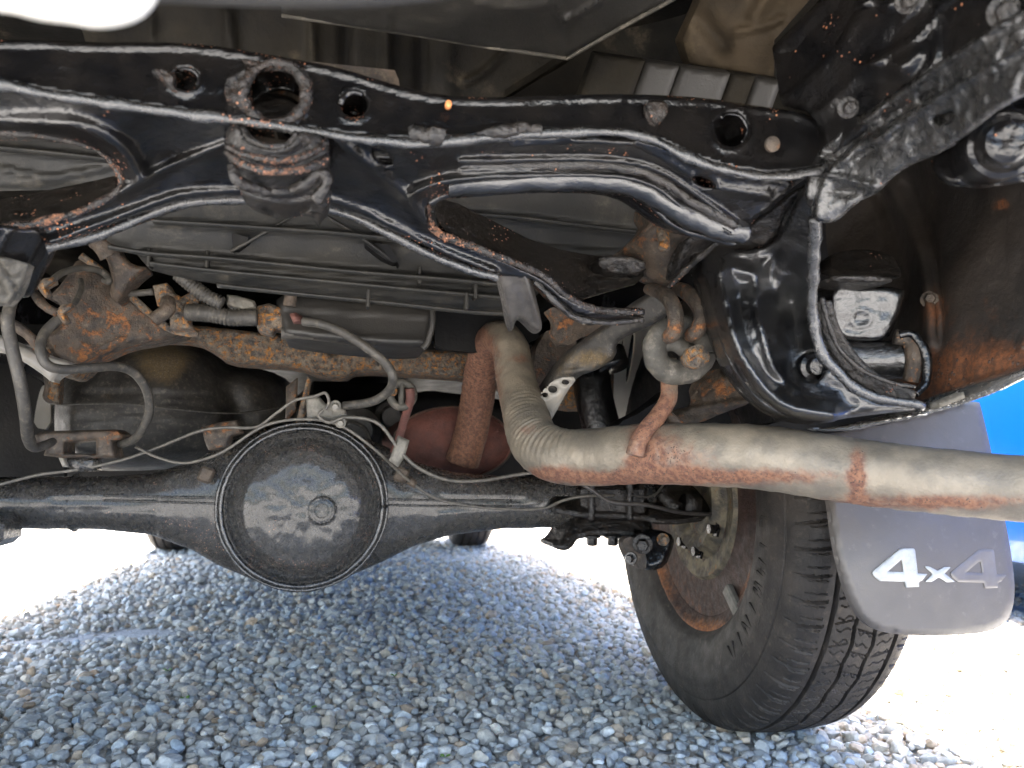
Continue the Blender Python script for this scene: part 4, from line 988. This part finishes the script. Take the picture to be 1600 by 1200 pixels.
tube('gusset_flange', [(126, 400, 1.04), (160, 424, 1.045), (210, 468, 1.06), (262, 512, 1.07), (310, 522, 1.07)], .0048, M['rust'], car, seg=8, lump=.0012)
plate('frame_brace', [(150, 362), (176, 372), (192, 400), (210, 415), (236, 418), (216, 432), (200, 450), (186, 476), (170, 462), (176, 440), (166, 400), (146, 386)], [(150, 362, .98), (236, 418, 1.0), (186, 476, 1.03)], M['rust_frame'], car, step=4, sm=1, fillet=(7, .01), thick=(0, .03, 0), lump=.001)
tube('frame_brace_boss', [(152, 372, .965), (172, 398, .975)], .0125, M['rust_frame'], car, seg=12, lump=.003)
# dark box-shaped resonator with pressed ribs (left, ahead of the axle)
rs_o = [(92, 600), (120, 575), (150, 552), (180, 535), (250, 529), (310, 532), (336, 548), (350, 566), (400, 574), (440, 586), (452, 620), (448, 660), (420, 700), (330, 728), (240, 735), (150, 736), (100, 725), (86, 690), (84, 640)]
rs = plate('fuel_tank', rs_o, [(92, 600, 1.44), (180, 535, 1.50), (310, 532, 1.52), (440, 590, 1.60), (448, 660, 1.56), (250, 600, 1.42), (250, 735, 1.46), (100, 720, 1.42), (340, 600, 1.48)], M['tank'], car, step=5, sm=1, fillet=(34, .11), thick=(0, .3, .02),
      ridges=[([(120, 612), (230, 615), (330, 620)], 3, -.005), ([(100, 631), (200, 630), (260, 637), (350, 645), (440, 634)], 2.5, .006), ([(130, 650), (230, 652), (320, 658)], 3, -.006), ([(350, 570), (360, 620), (380, 660)], 20, -.03), ([(120, 645), (330, 650)], 10, .003)],
      lump=.001, stain=[(256, 570, 34, 1.5, 28), (250, 550, 70, .5, 22), (170, 620, 24, .35), (400, 610, 30, .4)])
tube('tank_seam', [(95, 632, 1.36), (200, 631, 1.36), (262, 638, 1.36), (350, 646, 1.385), (400, 642, 1.42), (450, 634, 1.50)], .0018, M['hose'], rs, seg=6)
tube('fuel_tank_strap', [(70, 565, 1.36), (76, 600, 1.36), (74, 622, 1.36), (92, 628, 1.36)], .006, M['rust_frame'], car, lump=.001)
plate('tank_strap_bracket', [(76, 588), (94, 590), (92, 632), (74, 622)], [(76, 588, 1.35), (94, 590, 1.35), (92, 632, 1.35)], M['rust'], car, step=4, sm=0, thick=(0, .02, 0), fillet=(4, .005))
# pale frame brace at the far left and what stands behind it
plate('left_frame_arm', [(-40, 515), (0, 522), (40, 540), (80, 556), (112, 565), (118, 574), (86, 590), (84, 600), (60, 580), (20, 555), (-40, 540)], [(-40, 520, .98), (112, 565, 1.04), (84, 595, 1.03)], M['white'], car, step=4, sm=1, fillet=(5, .01), thick=(0, .02, 0), lump=.001,
      stain=None)
tube('left_brake_pipe', [(-10, 490, .97), (40, 520, .98), (62, 545, .99), (70, 556, 1.0)], .006, M['rust_frame'], car, lump=.001, stain=[(60, 540, 30, .8)])
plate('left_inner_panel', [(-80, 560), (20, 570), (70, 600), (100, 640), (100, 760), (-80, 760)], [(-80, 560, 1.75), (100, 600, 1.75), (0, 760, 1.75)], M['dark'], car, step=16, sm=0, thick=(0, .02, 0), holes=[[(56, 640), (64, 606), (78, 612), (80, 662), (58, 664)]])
plate('bright_gap_sliver', [(52, 668), (56, 636), (64, 604), (72, 600), (79, 622), (79, 672)], [(52, 668, 1.6), (64, 604, 1.6), (79, 672, 1.6)], M['white'], car, step=4, sm=1, thick=(0, .01, 0))  # pale plate painted in place of bright daylight through the gap
# black bracket with a crusted foot, far left
lb = plate('left_hanger_bracket', [(-60, 350), (20, 352), (74, 356), (60, 395), (44, 420), (30, 452), (0, 455), (-60, 450)], [(-60, 350, .58), (74, 356, .62), (30, 452, .66), (-60, 450, .62)], B, car, step=5, sm=1, fillet=(6, .008), thick=(0, .03, 0), lump=.001, ridges=[([(20, 356), (8, 372), (-6, 400)], 3, .006)])
plate('crusted_foot', [(-60, 402), (10, 402), (46, 412), (38, 440), (30, 458), (14, 476), (-60, 470)], [(-60, 400, .61), (46, 412, .63), (10, 470, .65)], M['rubber'], lb, step=3, sm=0, fillet=(3, .004), lump=.004, ridges=[([(0, 412), (20, 440), (28, 458)], 3, -.004), ([(-10, 430), (10, 460)], 4, -.004)], thick=(0, .01, 0))
box('left_spring_plate', tuple(P(-12, 828, 1.12)), (.05, .08, .04), M['axle'], car, bev=.01)
# ------------------------------------------------------------------ valves, brackets, hoses
def blob(name, out, Y, mat, parent, th=.03, fil=(3.5, .006), lump=.002, **k):
    c = np.mean(out, 0)
    ctl = [(out[0][0], out[0][1], Y)] + [(x, y, Y) for x, y in out[1::2]] + [(c[0], c[1], Y - .004)]
    return plate(name, out, ctl, mat, parent, step=k.pop('step', 2.5), sm=k.pop('sm', 0), hsm=0, fillet=fil, thick=(0, th, 0), lump=lump, **k)
blob('hose_bracket', [(238, 446), (262, 442), (270, 456), (284, 464), (304, 452), (314, 464), (312, 480), (296, 486), (294, 500), (302, 514), (266, 514), (264, 482), (246, 478)], 1.03, M['rust'], car, lump=.004)
blob('line_valve', [(402, 478), (420, 474), (440, 480), (452, 494), (460, 492), (475, 496), (474, 508), (460, 516), (430, 514), (424, 522), (404, 518), (398, 500)], 1.02, M['rust'], car, lump=.004, stain=[(430, 500, 30, .2)])
blob('line_connector', [(354, 460), (372, 462), (398, 470), (400, 482), (378, 484), (354, 476)], 1.01, M['valve'], car, lump=.002)
blob('line_connector', [(452, 490), (462, 488), (476, 496), (474, 504), (458, 504)], .99, M['rust_red'], car, lump=.001)
tube('corrugated_hose', [(278, 428, 1.0), (300, 446, 1.0), (322, 462, 1.0), (348, 475, 1.0)], .0090, M['hose'], car, seg=14, n=16, wr=[(315, 455, 60, .0014, .0045)])
tube('corrugated_hose', [(294, 488, 1.02), (330, 490, 1.01), (360, 496, 1.01), (402, 496, 1.01)], .0110, M['hose'], car, seg=14, n=16, wr=[(360, 494, 70, .0014, .0045)])
tube('vent_pipe', [(188, 460, 1.05), (240, 456, 1.04)], .0045, M['hose'], car)
tube('vent_pipe', [(186, 430, 1.1), (206, 470, 1.1), (240, 500, 1.1)], .004, M['blackline'], car)
tube('fuel_pipe', [(240, 500, 1.0), (262, 484, 1.0), (262, 470, 1.01)], .009, M['rust_frame'], car)
tube('fuel_pipe', [(440, 520, 1.02), (500, 523, 1.02), (560, 532, 1.03)], .0085, M['hose'], car)
H = M['hose']
tube('brake_hose', [(42, 440, .93), (22, 462, .92), (12, 500, .91), (18, 540, .92), (32, 600, .93), (40, 650, .95), (44, 685, .98), (54, 699, 1.0), (74, 694, 1.02), (82, 690, 1.04)], [.005, .006, .0066, .0068, .0068, .0066, .0066, .006, .0055, .005], H, car, seg=14)
tube('brake_hose', [(92, 498, .94), (70, 520, .93), (63, 545, .92), (72, 568, .92), (95, 577, .93), (140, 575, .95), (185, 573, .98), (212, 585, 1.0), (230, 612, 1.02), (233, 645, 1.04), (220, 675, 1.06), (206, 688, 1.08), (188, 694, 1.10)], .0056, H, car, seg=14)
tube('brake_hose', [(474, 502, .98), (505, 507, .97), (540, 522, .97), (585, 552, .97), (606, 572, .975), (614, 592, .98), (606, 612, 1.0), (580, 628, 1.02), (538, 634, 1.05)], .0060, H, car, seg=14)
tube('brake_pipe', [(18, 470, .93), (28, 450, .935), (48, 442, .94), (62, 446, .945)], .0055, M['rust_frame'], car, lump=.0008, stain=[(50, 442, 20, 1)])
for cx_, cy_ in ((70, 447), (99, 488)):
    blob('hose_clip', [(cx_ - 13, cy_ - 2), (cx_ - 2, cy_ - 12), (cx_ + 14, cy_ - 14), (cx_ + 16, cy_ - 6), (cx_ + 2, cy_ + 2), (cx_ + 8, cy_ + 14), (cx_, cy_ + 18), (cx_ - 8, cy_ + 8)], .93, M['rust'], car, th=.012, lump=.001, fil=(4, .006))
tube('brake_pipe', [(56, 462, .95), (70, 478, .94), (90, 490, .935)], .005, M['rust_frame'], car, lump=.0008, stain=[(70, 478, 30, .8)])
tube('brake_pipe', [(82, 438, .94), (98, 426, .96), (125, 419, .98), (152, 422, 1.0), (168, 432, 1.02), (170, 440, 1.02), (163, 438, 1.03)], .0040, M['rubber'], car)
tube('brake_pipe', [(108, 484, .94), (120, 468, .96), (127, 450, .98), (126, 438, 1.0)], .0034, M['rubber'], car)
blob('load_sensing_valve', [(54, 680), (66, 674), (120, 672), (184, 671), (194, 678), (194, 686), (176, 690), (182, 716), (150, 716), (128, 714), (100, 716), (68, 712), (72, 700), (58, 694)], 1.08, M['rust_frame'], car, th=.04, lump=.002, fil=(6, .012),
     holes=[[(102, 692), (150, 688), (150, 710), (102, 708)]], stain=[(180, 676, 20, 1.0, 12)])
blob('valve_foot', [(100, 716), (150, 716), (148, 736), (118, 738), (106, 730)], 1.10, M['axle'], car, th=.03, lump=.002)
blob('valve_foot', [(90, 712), (100, 714), (106, 730), (98, 730)], 1.09, M['white'], car, th=.01, lump=0)
blob('axle_breather_bracket', [(315, 668), (340, 660), (370, 656), (378, 676), (360, 682), (356, 700), (326, 704), (320, 690)], 1.10, M['rust_frame'], car, th=.03, lump=.003, stain=[(330, 665, 20, .9)])
blob('junction_block', [(478, 620), (498, 618), (508, 630), (520, 634), (540, 636), (542, 650), (520, 656), (500, 652), (480, 658)], 1.06, M['valve'], car, th=.03, lump=.002)
blob('bracket_leg', [(447, 604), (465, 590), (464, 640), (446, 660)], 1.16, M['rust_frame'], car, th=.01, lump=.001, stain=[(455, 630, 20, .8, 40)])
blob('bracket_leg', [(480, 588), (486, 592), (474, 660), (462, 660)], 1.14, M['rust'], car, th=.03, lump=.001)
C = M['cable']
tube('brake_line', [(-40, 766, 1.08), (0, 757, 1.09), (60, 742, 1.10), (120, 734, 1.10), (190, 719, 1.10), (250, 698, 1.10), (310, 674, 1.09), (350, 668, 1.08), (400, 667, 1.07), (430, 647, 1.06), (460, 626, 1.05), (492, 619, 1.04), (508, 614, 1.04), (514, 628, 1.04), (508, 640, 1.04)], .0022, C, car, seg=8)
tube('brake_line', [(212, 698, 1.10), (240, 712, 1.09), (278, 723, 1.08), (310, 720, 1.07), (350, 705, 1.055), (400, 672, 1.05), (430, 660, 1.05), (470, 655, 1.05), (510, 658, 1.05), (545, 672, 1.05), (590, 706, 1.06), (640, 752, 1.10), (680, 778, 1.11), (730, 790, 1.115), (800, 796, 1.12), (850, 794, 1.12), (880, 782, 1.10), (915, 775, 1.09), (960, 774, 1.10)], .0021, C, car, seg=8)
tube('brake_line', [(534, 652, 1.05), (570, 654, 1.05), (594, 664, 1.05), (612, 686, 1.05), (625, 705, 1.05), (655, 732, 1.05), (700, 750, 1.06), (750, 751, 1.07), (800, 743, 1.08), (850, 736, 1.08)], .0026, C, car, seg=8)
tube('brake_line', [(505, 640, 1.04), (498, 650, 1.04), (514, 660, 1.04), (536, 652, 1.04)], .0024, C, car, seg=8)
tube('parking_brake_cable', [(896, 748, 1.02), (925, 766, 1.02), (955, 784, 1.03), (1010, 789, 1.04), (1060, 800, 1.06), (1110, 804, 1.08)], [.0028, .0028, .0034, .0030, .003, .003], M['blackline'], car, seg=8)
tube('parking_brake_cable', [(985, 774, 1.06), (1020, 775, 1.07), (1040, 752, 1.08)], .0016, M['blackline'], car, seg=6)
blob('line_tab', [(608, 720), (622, 680), (640, 688), (632, 716), (622, 730)], 1.05, M['valve'], car, th=.008, lump=.001)
blob('line_tab', [(640, 742), (652, 752), (648, 764), (636, 756)], 1.10, M['rust_frame'], car, th=.008, lump=.001)
for (x, y) in ((524, 634), (532, 660)): bolt('junction_bolt', x, y, 1.045, .005, .008, M['valve'], car)
# ------------------------------------------------------------------ exhaust
tp = tube('tailpipe', [(722, 722, 1.30), (735, 680, 1.285), (745, 630, 1.26), (753, 580, 1.22), (762, 545, 1.18), (779, 527, 1.13), (797, 545, 1.08), (806, 590, 1.05), (818, 640, 1.0), (835, 690, .945), (872, 712, .90), (930, 714, .86), (1000, 709, .81), (1100, 710, .755), (1200, 716, .71), (1320, 734, .665), (1450, 750, .62), (1600, 764, .575), (1720, 775, .53)],
     [.0295, .029, .0285, .028, .0275, .027, .0275, .0285, .0300, .0325, .034, .034, .034, .034, .0335, .0325, .031, .030, .030], M['pipe'], car, seg=44, n=26, lump=.0008, wr=[(838, 655, 34, .0034, .0085), (738, 590, 40, .0014, .0065)],
     stain=[(738, 640, 36, 2.8, 110), (722, 720, 36, 2.8), (748, 545, 20, 1.0, 30), (815, 560, 18, .8, 10), (830, 672, 22, .7, 12), (1000, 715, 26, 1.2, 60), (1040, 700, 40, .6, 40), (860, 738, 40, 1.1, 12), (940, 748, 90, 1.1, 13), (1150, 745, 170, 1.2, 14), (1340, 745, 14, 1.3, 50), (1450, 785, 200, 1.1, 14), (1080, 725, 40, .5)])
mf = lathe('muffler', P(712, 692, 1.315), (0, 1, .03), [(0, 0), (0, .05), (.006, .075), (.018, .096), (.024, .103), (.020, .107), (.03, .107), (.034, .103), (.5, .103), (.51, 0)], M['rust_red'], car, 72, sx=1.0, sy=.60, lump=.001, fine=2)
tube('muffler_seam', [tuple(P(712, 692, 1.315) + np.array([.1072 * math.cos(a), .022, .0645 * math.sin(a)])) for a in np.linspace(0, 6.28, 40)], .0022, M['rust_frame'], mf, world_pts=True, seg=6, n=2)
hgc = tube('hanger_rod', [(992, 712, .772), (998, 690, .772), (1012, 668, .775), (1030, 648, .78), (1044, 622, .785), (1046, 590, .79), (1046, 560, .79)], [.0095, .0095, .0095, .0095, .0095, .0095, .008], M['pipe'], car, seg=14, lump=.0008, stain=[(1020, 660, 70, 1.3, 90)])
tube('hanger_rod', [(1034, 640, .79), (1054, 658, .80), (1066, 668, .81)], .006, M['rust_frame'], car, seg=10, stain=[(1050, 655, 30, .9)])
dc_ = P(1061, 547, .762)
don = tube('rubber_hanger', [tuple(dc_ + np.array([.0285 * math.cos(t), -.006 * math.sin(t), .0240 * math.sin(t)])) for t in np.linspace(0, 2 * math.pi, 30)], .0125, M['rubber'], car, world_pts=True, seg=16, n=3, lump=.0012, ell=(1.15, 1))
tube('hanger_web', [tuple(dc_ + np.array(q)) for q in ((-.026, .002, .004), (-.008, -.006, .006), (.008, -.004, -.001), (.026, .002, -.003))], [.008, .009, .0095, .010], M['rubber'], don, world_pts=True, seg=12, lump=.001)
tube('hanger_web', [tuple(dc_ + np.array(q)) for q in ((-.012, .0, .026), (-.004, -.006, .018), (.012, -.004, .020), (.020, .0, .026))], [.006, .007, .007, .006], M['rubber'], don, world_pts=True, seg=12, lump=.001)
tube('hanger_pin', [(1078, 562, .77), (1090, 557, .728)], .0125, M['rust'], don, seg=16, lump=.0012, straight=True)
tube('hanger_hook', [(1012, 452, .80), (1035, 458, .76), (1050, 475, .735), (1056, 500, .728), (1052, 520, .73), (1044, 526, .75)], [.006, .0085, .0085, .0085, .0085, .008], M['rust_frame'], car, seg=14, lump=.0008, stain=[(1050, 515, 18, 1)])
tube('hanger_hook', [(1045, 448, .80), (1070, 455, .765), (1090, 475, .74), (1096, 500, .73), (1088, 518, .73), (1078, 524, .75)], [.006, .0085, .0085, .0085, .0085, .008], M['rust_frame'], car, seg=14, lump=.0008, stain=[(1080, 515, 18, 1), (1070, 460, 20, .6)])
tube('rubber_ring_hanger', [tuple(P(628, 617, 1.08) + np.array([.0165 * math.cos(a), .0, .0175 * math.sin(a)])) for a in np.linspace(0, 6.28, 24)], .0058, M['rubber'], car, world_pts=True, seg=10, n=2)
box('ring_web', tuple(P(627, 616, 1.08)), (.008, .012, .032), M['rubber'], car, bev=.002)
tube('muffler_hook', [(640, 607, 1.07), (641, 625, 1.075), (632, 655, 1.10), (622, 690, 1.14), (612, 712, 1.18)], [.0065, .0065, .0062, .006, .006], M['rust_red'], car, seg=12, lump=.0006)
box('ring_pin', tuple(P(615, 612, 1.068)), (.010, .012, .012), M['rust'], car, bev=.003)
# forked strap hanging from the crossmember
plate('forked_strap', [(772, 412), (800, 404), (822, 418), (834, 450), (844, 490), (848, 512), (842, 520), (832, 516), (822, 505), (812, 496), (806, 500), (800, 520), (792, 500), (786, 460)], [(772, 412, .69), (822, 418, .68), (800, 460, .70), (846, 515, .735), (800, 515, .735)], M['blackline'], car, step=3, sm=1,
      fillet=(7, .008), thick=(0, .012, 0), lump=.0014, ridges=[([(820, 430), (832, 470), (846, 512)], 5, .004)])
# bracket arm to the body mount, shock absorber, pale inner panel with slots
arm = plate('mount_arm', [(1012, 458), (1036, 448), (1052, 462), (1050, 486), (1030, 503), (990, 520), (962, 535), (964, 556), (940, 576), (904, 586), (886, 612), (870, 640), (852, 668), (846, 650), (842, 616), (858, 590), (880, 560), (900, 540), (940, 512), (980, 482)],
      [(1012, 458, .84), (1050, 480, .82), (960, 560, .92), (880, 560, .98), (850, 650, 1.02)], M['tank'], car, step=4, sm=1, fillet=(9, .014), thick=(0, .035, 0), lump=.0015, ridges=[([(880, 580), (920, 578), (960, 574)], 3, .006), ([(920, 560), (935, 548), (950, 556)], 6, .004)],
      stain=[(925, 560, 34, 1.2, 14), (880, 580, 20, .5)])
plate('arm_foot', [(872, 590), (904, 588), (886, 612), (870, 642), (850, 676), (846, 650), (842, 618), (856, 602)], [(872, 590, .965), (904, 588, .955), (850, 670, 1.0)], M['white'], arm, step=3, sm=1, fillet=(4, .004), thick=(0, .004, 0), holes=[circ(884, 597, 7, 4), circ(864, 608, 8, 6), circ(852, 617, 5, 4)], lump=.001)
tube('shock_absorber', [(938, 545, 1.26), (925, 600, 1.245), (948, 700, 1.22)], [.030, .033, .033], BS, car, seg=28, straight=False)
tube('shock_rod_cover', [(952, 548, 1.20), (960, 575, 1.19)], .026, BS, car, seg=20)
plate('pale_inner_panel', [(940, 500), (1010, 478), (1100, 470), (1105, 500), (1060, 560), (1035, 560), (1000, 640), (985, 690), (960, 690), (950, 600)], [(940, 500, 1.55), (1100, 470, 1.5), (985, 690, 1.5)], M['panel'], car, step=6, sm=0, thick=(0, .01, 0),
      holes=[[(986, 520), (994, 518), (990, 560), (982, 600), (976, 598)], [(972, 528), (977, 527), (973, 560), (969, 590), (966, 588)]])
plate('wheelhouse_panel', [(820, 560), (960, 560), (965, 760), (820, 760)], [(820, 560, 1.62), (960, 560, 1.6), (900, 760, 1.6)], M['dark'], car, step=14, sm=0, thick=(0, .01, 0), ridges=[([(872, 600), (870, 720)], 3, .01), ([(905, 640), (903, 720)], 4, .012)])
bs = plate('bump_stop_bracket', [(1090, 600), (1110, 588), (1126, 572), (1146, 588), (1160, 600), (1178, 620), (1170, 632), (1130, 645), (1092, 662), (1060, 664), (1050, 650), (1070, 636), (1096, 632)], [(1090, 600, .90), (1160, 600, .86), (1170, 632, .85), (1060, 660, .90)], M['rust_frame'], car, step=4, sm=1, fillet=(6, .01),
      thick=(0, .03, 0), lump=.002, ridges=[([(1096, 618), (1130, 590)], 4, .01), ([(1080, 640), (1140, 630), (1176, 626)], 4, .008)], stain=[(1120, 605, 30, 1.3, 16)])
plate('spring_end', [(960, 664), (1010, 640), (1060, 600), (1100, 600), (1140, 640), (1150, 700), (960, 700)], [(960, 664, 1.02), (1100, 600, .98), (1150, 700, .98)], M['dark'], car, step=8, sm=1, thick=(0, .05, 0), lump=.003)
# rusty bracket with a stud behind the right arm
rb_ = plate('rusty_mount_bracket', [(1002, 318), (1022, 320), (1040, 336), (1075, 350), (1090, 380), (1080, 400), (1062, 440), (1040, 448), (1000, 430), (1004, 405), (958, 398), (980, 384), (1010, 352), (1000, 340)], [(1002, 318, .74), (1075, 350, .72), (1062, 440, .76), (960, 398, .80), (1010, 370, .74)], M['rust_frame'], car,
      step=4, sm=1, fillet=(5, .008), thick=(0, .02, 0), lump=.001, ridges=[([(960, 400), (1010, 358), (1040, 334)], 4, .008)], stain=[(1014, 338, 22, 1.3, 20), (985, 380, 20, .8), (1060, 350, 30, .2)])
tube('bracket_stud', [(1036, 350, .73), (1038, 388, .715)], .0062, M['rust'], rb_, seg=12, lump=.001)
plate('bracket_box', [(936, 398), (1008, 402), (1010, 428), (960, 432), (930, 420)], [(936, 398, .74), (1008, 402, .73), (960, 432, .75)], BR, car, step=4, sm=1, fillet=(4, .006), thick=(0, .05, 0), lump=.002)
plate('rusty_bracket_plate', [(850, 478), (900, 485), (960, 505), (968, 540), (920, 520), (880, 545), (860, 520), (870, 505)], [(850, 478, .96), (960, 505, .98), (880, 545, .99)], M['rust_frame'], car, step=5, sm=1, thick=(0, .02, 0), lump=.0015, stain=[(880, 500, 30, 1.0)])
plate('body_mount', [(840, 520), (890, 510), (905, 545), (880, 590), (850, 625), (830, 620)], [(840, 520, 1.12), (960, 500, 1.12), (860, 640, 1.12)], M['rust_frame'], car, step=6, sm=1, thick=(0, .05, 0), lump=.002, holes=[], stain=[(860, 600, 30, .8)])

# ------------------------------------------------------------------ body underside over the crossmember
us = plate('plastic_undershield', [(440, -60), (1140, -60), (1052, 0), (960, 50), (886, 92), (760, 74), (640, 54), (530, 38), (440, 26)], [(440, 26, .66), (886, 92, .66), (1052, 0, .54), (640, -60, .50), (886, -60, .50), (1140, -60, .46)], M['grey'], car, step=6, sm=0, fillet=(5, .004),
      thick=(0, .008, .04), ridges=[([(886, 92), (884, 32)], 3, .006), ([(884, 32), (990, -30)], 4, .008), ([(884, 32), (870, 10), (860, -20)], 5, .010), ([(605, 20), (608, 50)], 6, .004), ([(740, 4), (800, 12), (860, 6)], 6, .006), ([(530, 36), (640, 52), (760, 72), (886, 90)], 3, .004)])
fp = plate('ribbed_floor_panel', [(200, -40), (560, -40), (900, 40), (920, 70), (760, 170), (400, 170), (150, 120), (120, 20)], [(200, 20, .80), (900, 60, .78), (760, 170, .84), (300, 170, .84)], M['floor'], car, step=7, sm=0, thick=(0, .01, .02),
      ridges=[([(236, 20), (242, 70)], 3, .01), ([(355, 20), (362, 80)], 9, .012), ([(485, 30), (490, 110)], 7, .014), ([(540, 40), (540, 130)], 9, -.012), ([(604, 40), (604, 140)], 7, .014), ([(660, 60), (660, 150)], 12, -.012), ([(785, 82), (760, 110), (725, 130)], 5, .012), ([(886, 92), (820, 132), (790, 152)], 4, .010), ([(700, 70), (700, 150)], 14, .006)])
plate('floor_side_panel', [(880, -60), (1330, -60), (1360, 0), (1310, 78), (1262, 120), (1225, 180), (1100, 185), (780, 180), (800, 150), (900, 90)], [(880, 100, .90), (1080, -40, .78), (1300, -20, .70), (1240, 130, .78), (1100, 170, .86), (800, 170, .92)], M['floor'], car, step=10, sm=0, thick=(0, .01, .02))
plate('floor_recess', [(1120, -60), (1330, -60), (1222, 60), (1222, 125), (1078, 99), (1066, 62), (1090, 10)], [(1120, -60, .66), (1330, -60, .62), (1222, 60, .69), (1222, 125, .69), (1078, 99, .74), (1090, 10, .70)], M['floor_tan'], car, step=6, sm=0, thick=(0, .02, .01), fillet=(4, .004), ridges=[([(1150, 50), (1180, 44), (1222, 30)], 6, .008), ([(1200, -10), (1180, 25)], 12, .010), ([(1096, 30), (1130, 70)], 14, -.010)])
plate('floor_channel', [(1334, -60), (1356, 0), (1300, 78), (1256, 122), (1226, 126), (1226, 62)], [(1334, -60, .60), (1356, 0, .58), (1226, 62, .67), (1226, 126, .67), (1256, 122, .64)], M['grey'], car, step=5, sm=0, thick=(0, .02, .01), fillet=(4, .004), ridges=[([(1240, 120), (1300, 50), (1346, -20)], 6, -.012)])
for x0, x1, mt in ((930, 1008, 'floor'), (1010, 1062, 'grey'), (1064, 1142, 'grey'), (1144, 1180, 'floor'), (1182, 1222, 'grey')):
    yt = lambda x: 84 + (x - 930) * .143
    plate('floor_strip', [(x0, yt(x0)), (x1, yt(x1)), (x1 - 26, yt(x1) + 72), (x0 - 26, yt(x0) + 72)], [(x0, yt(x0), .74 - (x0 - 930) * .0002), (x1, yt(x1), .74 - (x1 - 930) * .0002), (x0 - 26, yt(x0) + 60, .755 - (x0 - 930) * .0002)], M[mt], car, step=5, sm=0, thick=(0, .012, .01), fillet=(3, .003))
# rear bumper: sunlit lower edge and its grey step, close to the lens
bm_ = tube('rear_bumper', [(-1100, -90, .26), (-500, -50, .24), (-120, -40, .235), (0, -36, .232), (60, -22, .230), (110, -14, .230), (150, -8, .230), (190, -18, .230), (210, -50, .232), (260, -110, .24)], [.0095, .0095, .0095, .0095, .0092, .0090, .0090, .0090, .009, .009], M['cream'], car, seg=24)
box('bumper_face', (CX, .13, .84), (1.66, .09, .15), M['body'], car, bev=.02)
tube('bumper_step', [(150, -30, .27), (230, -32, .27), (400, -24, .27), (560, -22, .27), (680, -32, .27), (760, -50, .27)], .0075, M['grey'], car, seg=16)

# ------------------------------------------------------------------ blue car beside it
bc = thing('parked_car', 'bright blue car parked beyond the grey mud flap', 'car', (2.6, 1.9, 0))
xs = 1.72
secs = [(-1.2, .34, .62, .80), (-.9, .26, .66, .92), (.0, .17, .68, .98), (2.6, .17, .68, .98), (4.2, .20, .66, .92), (4.9, .30, .60, .75)]
V = []; f = []
for (y, lo, mid, hi) in secs:
    V += [(xs + .05, y, lo), (xs + .005, y, lo + .06), (xs, y, lo + .13), (xs + .012, y, lo + .137), (xs + .012, y, lo + .147), (xs, y, lo + .154), (xs - .015, y, mid), (xs + .06, y, hi), (xs + .25, y, hi + .05), (xs + 1.5, y, hi + .05), (xs + 1.75, y, lo)]
nn = 11
for i in range(len(secs) - 1):
    for j in range(nn - 1): f.append([i * nn + j, i * nn + j + 1, (i + 1) * nn + j + 1, (i + 1) * nn + j])
    f.append([i * nn + nn - 1, i * nn, (i + 1) * nn, (i + 1) * nn + nn - 1])
f.append(list(range(nn))); f.append([(len(secs) - 1) * nn + j for j in range(nn)][::-1])
fix_normals(auto(mk('body', V, f, M['blue'], bc, True), 30))
V = np.array([(xs + .12, -.3, .96), (xs + .12, 3.4, .96), (xs + .42, 2.8, 1.46), (xs + .42, .2, 1.46), (xs + 1.6, -.3, .96), (xs + 1.6, 3.4, .96), (xs + 1.3, 2.8, 1.46), (xs + 1.3, .2, 1.46)])
mk('cabin', V, [[0, 1, 2, 3], [5, 4, 7, 6], [1, 5, 6, 2], [4, 0, 3, 7], [3, 2, 6, 7]], M['glass'], bc, False)
for y in (-.45, 3.9):
    for sx in (xs + .02, xs + 1.5):
        lathe('wheel', (sx, y, .31), (1, 0, 0), [(0, .05), (0, .18), (.01, .20), (.0, .25), (.02, .30), (.05, .312), (.17, .312), (.20, .28)], M['tyre'], bc, 48)
# ground strip of dark turf in the shade under the blue car

# low chassis parts further ahead and a dark plate added to shut bright gaps above the axle
plate('dark_gap_filler', [(-90, 690), (200, 700), (420, 690), (600, 600), (900, 640), (905, 790), (700, 786), (300, 786), (100, 780), (-90, 782)], [(-90, 690, 1.95), (905, 700, 1.9), (300, 786, 2.0), (600, 600, 1.9)], M['dark'], car, step=14, sm=1, fillet=(16, .04), thick=(0, .1, 0), lump=.004)
for i, (x, y, rr) in enumerate(((560, 672, .05), (610, 650, .035), (520, 690, .03))):
    lathe('gearbox_flange', P(x, y, 1.72 + .03 * i), (0, -1, -.1), [(-.1, rr * .9), (0, rr), (.01, rr), (.015, rr * .7), (.05, rr * .6), (.05, 0)], M['blackline'], car, 24)
tube('hose_to_gearbox', [(540, 655, 1.4), (570, 670, 1.42), (582, 700, 1.42)], .004, M['hose'], car)
plate('rust_spot', circ(701, 162, 5, 6), [(695, 162, .521), (706, 162, .521), (701, 168, .5205)], material('orange_rust_drop', (.75, .30, .10), (.6, .22, .08), 200, (.5, .7)), xm, step=2, sm=0, fillet=(3, .001), thick=(0, .004, 0))

# the left half of the frame, outside the photograph's edge
box('crossmember_end', (-.40, .590, .700), (.25, .055, .06), B, xm, bev=.01)
box('frame_rail', (-.545, .72, .715), (.06, .95, .10), B, car, bev=.012, label='left side rail of the frame')
e0, e1 = P(1705, 774, .535), P(1720, 775, .53)
lathe('tailpipe_shade_disc', e1 + (e1 - e0) * .02, (e1 - e0), [(0, .0265), (.0012, .026), (.0012, 0)], M['dark'], tp, 32)  # dark disc stands for the shade inside the closed pipe end

tube('shield_rim', [(440, 24, .655), (530, 37, .652), (640, 53, .652), (760, 73, .652), (884, 91, .650), (886, 92, .650), (960, 49, .60), (1050, 0, .54), (1140, -60, .465)], .0018, M['rubber'], us, seg=8, straight=True)
